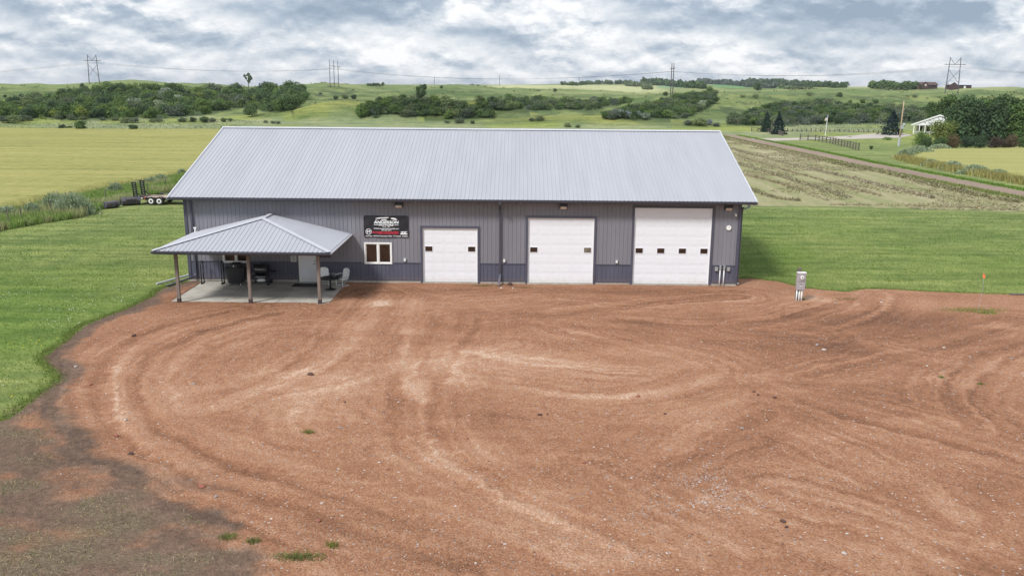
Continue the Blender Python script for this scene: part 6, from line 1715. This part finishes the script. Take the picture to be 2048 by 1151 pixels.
# silvery sage clumps: things
def sage(u, v, hp, wp, label, seed, green=.5):
    x0, y0 = flat(u, v); d = math.hypot(x0-CAM[0], y0-CAM[1]); h = pix_h(hp, d)*1.35; w_ = pix_h(wp, d)*1.25
    r = np.random.default_rng(seed); n = int(500+900*min(w_/3, 1.5))
    x = r.normal(size=n)*w_*.22; y = r.normal(size=n)*w_*.14
    hh = h*(.55+.55*r.random(n))*np.exp(-(x/(w_*.55))**2)
    c = tcol((.33, .40, .27), n, r, .3); low = (r.random(n) < .25)[:, None]; c = np.where(low, tcol((.20, .26, .13), n, r), c)
    V_, T__ = blades(x, y, np.zeros(n), hh, .07*max(1, d/75), .22, c, r)
    # leafy sprigs along the stems
    c2 = np.stack([x, y, hh*(.25+.7*r.random(n))], 1); V2 = leaf_quads(c2, np.full(n, .12*max(1, d/90)), r)
    t = thing('sage_clump', label, 'sage bush', (x0, y0, GZ), 'silvery sage clumps')
    o = bpy.data.objects.new('stems', fast_mesh('stems', V_, 3, np.arange(len(V_)), M['grass'], T__)); COL.objects.link(o); o.parent = t
    o = bpy.data.objects.new('leaves', fast_mesh('leaves', V2, 4, np.arange(len(V2)), M['grass'], np.repeat(c*1.05, 4, 0))); COL.objects.link(o); o.parent = t
for k, a in enumerate(((148, 428, 30, 56, 'largest silvery sage clump beside the left lawn'), (112, 420, 24, 40, 'silvery sage clump left of the largest one'), (232, 388, 16, 24, 'round silvery sage clump above the loader buckets'), (302, 372, 12, 26, 'low sage clump behind the trailer ramps'), (322, 367, 13, 24, 'sage clump right behind the trailer near the roof'), (64, 432, 18, 26, 'pale sage clump left of centre on the fence strip'), (14, 436, 16, 34, 'pale sage clump at the left picture edge'), (364, 352, 10, 14, 'small sage clump at the roof edge'),
         (1810, 316, 12, 26, 'silvery sage clump at the corner of the right crop field'), (1838, 308, 11, 40, 'long silvery sage patch behind the crop corner'), (1880, 300, 8, 30, 'sage patch at the back of the right crop field'), (1862, 332, 9, 24, 'sage tuft on the near edge of the right crop'), (1905, 339, 11, 30, 'sage clump in the middle of the right crop edge'), (1950, 348, 12, 44, 'wide silvery sage clump on the right crop edge'), (1996, 354, 10, 30, 'sage clump near the right picture edge'))):
    sage(*a, 600+k)
# rough grass on the near edge of the right crop
sets = []
pts = np.array([flat(*p) for p in ((1800, 318), (1850, 330), (1900, 340), (1960, 351), (2048, 367), (2200, 395))]); n = 9000
seg = np.linalg.norm(np.diff(pts, axis=0), axis=1); cs = np.concatenate([[0], np.cumsum(seg)]); s_ = rng.random(n)*cs[-1]
x = np.interp(s_, cs, pts[:, 0])+rng.normal(size=n)*.6; y = np.interp(s_, cs, pts[:, 1])+rng.normal(size=n)*.6
sets.append(blades(x, y, np.full(n, GZ), .4+.7*rng.random(n), .12, .3, tcol((.33, .31, .12), n, rng, .4), rng))
pts = np.array(ROADF); n = 9000; seg = np.linalg.norm(np.diff(pts, axis=0), axis=1); cs = np.concatenate([[0], np.cumsum(seg)]); s_ = rng.random(n)*cs[-1]
x = np.interp(s_, cs, pts[:, 0])+.5+rng.normal(size=n)*.3; y = np.interp(s_, cs, pts[:, 1])+rng.normal(size=n)*.3
sets.append(blades(x, y, np.full(n, GZ), .12+.2*rng.random(n), .14, .4, tcol((.15, .25, .05), n, rng, .3), rng))
pts = np.array(ROADN); s_ = rng.random(n)*cs[-1]*.98; seg = np.linalg.norm(np.diff(pts, axis=0), axis=1); cs = np.concatenate([[0], np.cumsum(seg)])
x = np.interp(s_, cs, pts[:, 0])-.9+rng.normal(size=n)*.45; y = np.interp(s_, cs, pts[:, 1])+rng.normal(size=n)*.4
sets.append(blades(x, y, np.full(n, GZ), .12+.25*rng.random(n), .12, .4, tcol((.22, .25, .09), n, rng, .35), rng))
blade_obj('verge_grass', sets, 'rough grass along the dirt road and the right crop edge', 'grass')
# hay windrows
ROWS = [(((1452, 278), (1520, 293), (1580, 306), (1650, 322)), 'first part of the hay windrow beside the dirt road, near the roof', 1.0, (.34, .30, .20)), (((1662, 326), (1760, 344), (1850, 366), (1950, 389), (2040, 406)), 'darkest long hay windrow below the dirt road at right', 1.15, (.27, .255, .15)),
        (((1462, 298), (1540, 318), (1610, 336), (1700, 356), (1790, 378), (1870, 397)), 'second hay windrow below the road one', .8, (.35, .31, .22)), (((1478, 312), (1560, 338), (1650, 362), (1760, 392)), 'third pale hay windrow across the mown field', .55, (.34, .30, .20)),
        (((1476, 328), (1560, 352), (1610, 368), (1700, 396)), 'fourth hay windrow with a dark middle', .8, (.31, .29, .19)), (((1490, 350), (1540, 362), (1610, 382)), 'fifth short hay windrow near the building', .6, (.33, .29, .19)), (((1500, 378), (1550, 396), (1600, 402)), 'short hay windrow close to the building corner', .65, (.28, .26, .16)),
        (((1660, 410), (1780, 411), (1930, 415), (2048, 421)), 'thin hay windrow along the lawn edge', .45, (.36, .31, .21))]
for k, (pts, lab, sz, c) in enumerate(ROWS):
    P_ = np.array(spline([flat(*q) for q in pts], 12)); seg = np.linalg.norm(np.diff(P_, axis=0), axis=1); cs = np.concatenate([[0], np.cumsum(seg)])
    sz *= .82; c = tuple(q*1.12 for q in c)
    r = np.random.default_rng(700+k); n = int(cs[-1]*150*sz)
    s_ = r.random(n)*cs[-1]; den = .25+1.5*fbm(s_*.16+k*9, s_*0+k, 3)**1.5; keep = r.random(n) < den*1.3; s_ = s_[keep]; n = len(s_)
    off = r.normal(size=n)*.36*sz; x = np.interp(s_, cs, P_[:, 0])+off; y = np.interp(s_, cs, P_[:, 1])+off*.6+r.normal(size=n)*.2
    lump = .35+1.2*fbm(s_*.5+k*5, s_*0, 3); z = GZ+np.abs(r.normal(size=n))*.16*sz*lump*np.exp(-(off/(.6*sz))**2)+.02
    cen = np.stack([x, y, z], 1)
    V_ = leaf_quads(cen, (.5+.5*r.random(n))*.55*sz**.5, r, np.tile([[0, 0, .6]], (n, 1)), .22, .7)
    o = link('hay_windrow', fast_mesh('hay_windrow', V_, 4, np.arange(len(V_)), M['grass'], np.repeat(tcol(c, n, r, .45, .1), 4, 0)))
    tag(o, lab, 'hay row', 'hay windrows')
# loose hay between the rows
x = rng.uniform(14, 60, 70000); y = rng.uniform(32, 150, 70000); k = inside(x, y, HAY) & (fbm(x*.15, y*.15, 3) > .45); x, y = x[k], y[k]; n = len(x)
V_ = leaf_quads(np.stack([x, y, np.full(n, GZ+.04)], 1), .15+.30*rng.random(n), rng, np.tile([[0, 0, 1.2]], (n, 1)), .2, .6)
o = link('loose_hay', fast_mesh('loose_hay', V_, 4, np.arange(len(V_)), M['grass'], np.repeat(tcol((.33, .30, .19), n, rng, .5, .12), 4, 0))); struct(o, 'stuff'); tag(o, 'loose cut hay scattered over the mown field', 'hay')
# meadow sage tufts far left and right
sets = []
for (pl, n) in (([(0, 243), (0, 262), (440, 261), (520, 250), (560, 243), (300, 247)], 4000), ([(1580, 252), (1780, 250), (1780, 268), (1580, 264)], 1500)):
    xs = [p[0] for p in pl]; ys = [p[1] for p in pl]; u = rng.uniform(min(xs), max(xs), n); v = rng.uniform(min(ys), max(ys), n); kk = inside(u, v, pl)
    for a, b_ in zip(u[kk][:1500], v[kk][:1500]):
        pass
    q = np.array([flat(a, b_) for a, b_ in zip(u[kk], v[kk])]); x, y = q[:, 0], q[:, 1]; m_ = len(x)
    sets.append(blades(x, y, terrain(x, y), .08+.2*rng.random(m_)**2, .5, .6, tcol((.29, .33, .20), m_, rng, .25), rng))
blade_obj('meadow_sage', sets, 'pale sage and grass tufts in the meadows beyond the fields', 'meadow plants')

# ------------------------------------------------------------------ stones and weeds on the gravel
def stone_mesh(name, seed, mat):
    r = random.Random(seed); bm = bmesh.new(); bmesh.ops.create_icosphere(bm, subdivisions=2, radius=1)
    for v in bm.verts:
        k = 1+.28*(vnoise(v.co.x*1.7+seed, v.co.y*1.7+v.co.z*2.1)-.5)*2
        v.co = Vector((v.co.x*k, v.co.y*k*.8, v.co.z*k*.55))
    me = bpy.data.meshes.new(name); bm.to_mesh(me); bm.free(); me.materials.append(mat); return me
M['rk_d'] = pm('dark_red_rock', (.085, .045, .038), .9, 0, .3, 18, .01, world=False)
M['rk_r'] = pm('brick_red_rock', (.27, .10, .07), .9, 0, .25, 18, .01, world=False)
M['rk_g'] = pm('grey_rock', (.30, .27, .27), .9, 0, .3, 18, .01, world=False)
M['rk_p'] = pm('pale_rock', (.46, .40, .36), .9, 0, .2, 18, .01, world=False)
RK = {k: [stone_mesh('rock', 10*i+j, M[k]) for j in range(2)] for i, k in enumerate(('rk_d', 'rk_r', 'rk_g', 'rk_p'))}
ROCKS = [(622, 752, 13, 'rk_d', 'largest dark rock lying alone left of the yard centre'), (268, 673, 9, 'rk_d', 'dark flat rock near the left yard edge'), (388, 770, 7, 'rk_g', 'grey rock on the left wheel arc'), (676, 800, 6, 'rk_p', 'pale stone below the largest dark rock'), (690, 807, 6, 'rk_d', 'dark stone beside the pale one below the largest rock'), (681, 858, 7, 'rk_g', 'grey stone right of the small weed tuft'), (935, 880, 7, 'rk_r', 'reddish stone at the bend of the wheel tracks'),
         (775, 941, 8, 'rk_r', 'reddish stone between the lower wheel tracks'), (1276, 795, 9, 'rk_r', 'brick red stone inside the right loop of tracks'), (1330, 830, 7, 'rk_d', 'dark stone below the right loop of tracks'), (1508, 786, 7, 'rk_d', 'left dark stone of the pair right of centre'), (1516, 792, 7, 'rk_d', 'right dark stone of the pair right of centre'), (1549, 798, 8, 'rk_d', 'dark red stone right of the dark pair'), (1634, 692, 8, 'rk_g', 'grey stone below the meter pedestal'), (1648, 702, 9, 'rk_p', 'flat pale chunk below the grey stone'), (1484, 858, 9, 'rk_g', 'grey violet stone at the top of the chip patch'),
         (1168, 928, 11, 'rk_r', 'pinkish broken stone at the lower middle of the yard'), (1080, 832, 10, 'rk_d', 'flat dark stone left of the lower middle'), (1095, 831, 6, 'rk_d', 'small dark stone beside the flat dark one'), (404, 975, 14, 'rk_r', 'dark red brick piece in the near left corner'), (432, 996, 9, 'rk_g', 'grey violet stone right of the red brick piece'), (636, 1043, 13, 'rk_r', 'brick red stone on the near red patch'), (644, 1009, 8, 'rk_p', 'pale stone above the near red patch'), (252, 843, 8, 'rk_p', 'pale stone near the left dirt edge'), (233, 873, 10, 'rk_r', 'reddish stone at the left dirt edge'), (182, 771, 8, 'rk_r', 'reddish brick chip beside the lawn tip'),
         (1565, 1045, 12, 'rk_d', 'dark stone low in the right half of the yard'), (1573, 1056, 8, 'rk_d', 'small dark stone under the dark one low right'), (1688, 1111, 11, 'rk_p', 'pale pink stone at the bottom right'), (1694, 1069, 7, 'rk_p', 'pale stone above the bottom right one'), (1270, 840, 0, 'rk_g', ''), (1002, 578, 6, 'rk_p', 'pale stone at the foot of the dark downspout'), (1026, 578, 5, 'rk_p', 'small pale stone right of the downspout foot'), (1020, 571, 14, 'rk_d', 'dark flat clod by the wall right of the downspout'), (1763, 606, 6, 'rk_p', 'pale stone left of the marker flag'), (1670, 607, 6, 'rk_g', 'grey stone right of the meter pedestal'),
         (1888, 696, 6, 'rk_p', 'pale stone below the marker flag'), (1854, 734, 6, 'rk_p', 'small pale stone in the right middle of the yard'), (1940, 716, 6, 'rk_g', 'grey stone at the right of the yard'), (2022, 719, 6, 'rk_g', 'grey stone at the right picture edge'), (1410, 1008, 7, 'rk_p', 'largest pale stone of the chip patch'), (1455, 985, 6, 'rk_r', 'reddish stone at the chip patch edge'), (152, 735, 7, 'rk_p', 'pale flat stone on the grey earth by the lawn'), (262, 910, 12, 'rk_d', 'dark stick like clod at the near left')]
for k, (u, v, wp, kd, lab) in enumerate(ROCKS):
    if wp <= 0: continue
    x_, y_ = flat(u, v); d = math.hypot(x_-CAM[0], y_-CAM[1], 10.8); s_ = wp*d/1722/2
    o = bpy.data.objects.new('rock', RK[kd][k % 2]); COL.objects.link(o); o.location = (x_, y_, yard_z(x_, y_)+s_*.25); o.scale = (s_, s_*.9, s_*.9); o.rotation_euler = (0, 0, k*1.3)
    tag(o, lab, 'rock', 'loose rocks on the gravel')
# pebbles
pn = 32000
x = rng.uniform(-20, 32, pn*2); y = -31+32*rng.random(pn*2)**1.25
k = inside(x, y, YARD) & ~((x > -16.9) & (x < -8.3) & (y > -5.1)) & (y < -.15); x, y = x[k][:pn], y[k][:pn]
for u, v, m_, sx, sy in ((760, 1095, 3600, 1.6, .9), (900, 1120, 2200, 1.6, .6), (660, 1060, 1200, .8, .5), (1280, 1100, 1800, 1.8, .6), (1800, 960, 1500, 2., .6), (1450, 970, 1600, 1.2, 1.)):
    x0, y0 = flat(u, v); x = np.concatenate([x, x0+rng.normal(size=m_)*sx]); y = np.concatenate([y, y0+rng.normal(size=m_)*sy])
gi = np.clip(((x-gxs[0])/STEP).round().astype(int), 0, nx-1); gj = np.clip(((y-gys[0])/STEP).round().astype(int), 0, ny-1)
tn = tone[gi*ny+gj]; hgt = height[gi*ny+gj]; ch = chips[gi*ny+gj]
loose = fbm(x*.8, y*1.6, 3)
k = (rng.random(len(x)) < .25+.9*sstep(.42, .62, loose)) | (rng.random(len(x)) < ch) | (np.arange(len(x)) >= pn-200); x, y, hgt, ch = x[k], y[k], hgt[k], ch[k]; n = len(x)
s_ = .009+.018*rng.random(n)**3+.005*(ch > .3)
oc = np.array([(1, 0, 0), (0, 1, 0), (-1, 0, 0), (0, -1, 0), (0, 0, .75), (0, 0, -.4)], float)
fi = np.array([(0, 1, 4), (1, 2, 4), (2, 3, 4), (3, 0, 4)])
ang = rng.random(n)*6.28; ca, sa = np.cos(ang), np.sin(ang); st = .6+.8*rng.random((n, 5, 1))
base5 = oc[:5][None]*st
V = np.stack([(base5[..., 0]*ca[:, None]-base5[..., 1]*sa[:, None])*s_[:, None]+x[:, None], (base5[..., 0]*sa[:, None]+base5[..., 1]*ca[:, None])*s_[:, None]*.8+y[:, None], base5[..., 2]*s_[:, None]*.9+(GZ+.012+np.maximum(hgt+.035, 0))[:, None]], 2).reshape(-1, 3)
I_ = (fi[None]+5*np.arange(n)[:, None, None]).reshape(-1)
pick = rng.random(n)+.3*ch*rng.random(n)
pal = np.where((pick < .55)[:, None], tcol((.36, .19, .115), n, rng, .4, .1), np.where((pick < .72)[:, None], tcol((.20, .095, .065), n, rng, .4), np.where((pick < .92)[:, None], tcol((.46, .33, .25), n, rng, .3), tcol((.31, .27, .25), n, rng, .5))))
o = link('loose_gravel', fast_mesh('loose_gravel', V, 3, I_, M['grass'], np.repeat(pal, 5, 0))); struct(o, 'stuff'); tag(o, 'loose pebbles scattered over the red gravel yard', 'gravel')
# weeds
def weeds(u, v, n, sx, sy, h, c, label, name='weed_tuft', cat='weed'):
    x0, y0 = flat(u, v); r = np.random.default_rng(int(u+v)); x = r.normal(size=n)*sx; y = r.normal(size=n)*sy
    V_, T__ = blades(x, y, np.zeros(n), h*(.4+.8*r.random(n)), .02, .9, tcol(c, n, r, .4), r)
    o = link(name, fast_mesh(name, V_, 3, np.arange(len(V_)), M['grass'], T__)); o.location = (x0, y0, yard_z(x0, y0)); tag(o, label, cat, 'weed tufts on the gravel')
for a in ((617, 867, 130, .10, .07, .09, (.17, .20, .06), 'small weed tuft in the left middle of the gravel'), (598, 1117, 420, .28, .10, .11, (.17, .20, .07), 'widest green weed tuft at the bottom of the yard'), (457, 1078, 200, .12, .08, .11, (.24, .25, .09), 'yellowish weed tuft in the near left'), (505, 1086, 150, .09, .07, .10, (.19, .21, .08), 'weed tuft right of the yellowish one'), (665, 1093, 120, .10, .07, .10, (.19, .22, .06), 'weed tuft right of the widest one'), (775, 1060, 0, .1, .1, .1, (.2, .2, .1), ''),
          (1945, 622, 800, .9, .25, .11, (.25, .28, .09), 'broad patch of yellow green weeds around the marker rod'), (1975, 628, 250, .3, .14, .11, (.20, .27, .07), 'green weed patch right of the marker rod'), (1690, 598, 300, .5, .2, .06, (.25, .24, .11), 'sparse weeds near the meter pedestal'), (1605, 601, 120, .10, .08, .10, (.18, .17, .07), 'small weed at the foot of the meter pedestal'), (965, 573, 260, .45, .12, .06, (.17, .19, .07), 'weeds along the wall left of the downspout'), (1050, 576, 260, .5, .14, .06, (.20, .19, .08), 'weeds along the wall right of the downspout'), (1883, 757, 60, .06, .05, .08, (.15, .22, .05), 'tiny weed in the right middle of the gravel'), (1960, 770, 60, .07, .05, .08, (.15, .22, .05), 'tiny weed at the far right of the gravel'), (340, 1112, 0, .1, .1, .1, (.2, .2, .1), '')):
    if a[2]: weeds(*a)
# dead grass in the near left corner
n = 60000; xs = [p[0] for p in near_left]; ys = [p[1] for p in near_left]
x = rng.uniform(-19, -2, n); y = rng.uniform(-31, -17, n); k = inside(x, y, near_left) & (fbm(x*.7+5, y*1.1, 4) > .46+.26*rng.random(n)) & (segdist(x, y, near_left+near_left[:1]) > .5)
x, y = x[k], y[k]; n = len(x); gr = (rng.random(n) < .22)[:, None]
c = np.where(gr, tcol((.15, .17, .06), n, rng, .4), tcol((.33, .28, .17), n, rng, .5))
zz = np.array([yard_z(a, b_) for a, b_ in zip(x, y)])
blade_obj('dead_grass', [blades(x, y, zz, .015+.045*rng.random(n), .022, 1.6, c, rng)], 'thin dead grass on the grey earth in the near left corner', 'grass')

# ------------------------------------------------------------------ thin summer haze over the land
hz = bpy.data.meshes.new('haze')
hb = MB().box(-9500, 9500, -9400, 9500, -60, 48)
hm = bpy.data.materials.new('haze_air'); hm.use_nodes = True; ht = hm.node_tree; ht.nodes.clear()
ho = N(ht, 'ShaderNodeOutputMaterial'); hv = N(ht, 'ShaderNodeVolumePrincipled', ins={'Color': (.80, .86, .95, 1), 'Density': .00008, 'Anisotropy': .2})
L(ht, hv.outputs[0], ho.inputs['Volume'])
tag(struct(part('haze', hb, hm, None), 'stuff'), 'thin pale haze in the air over the far hills', 'haze')
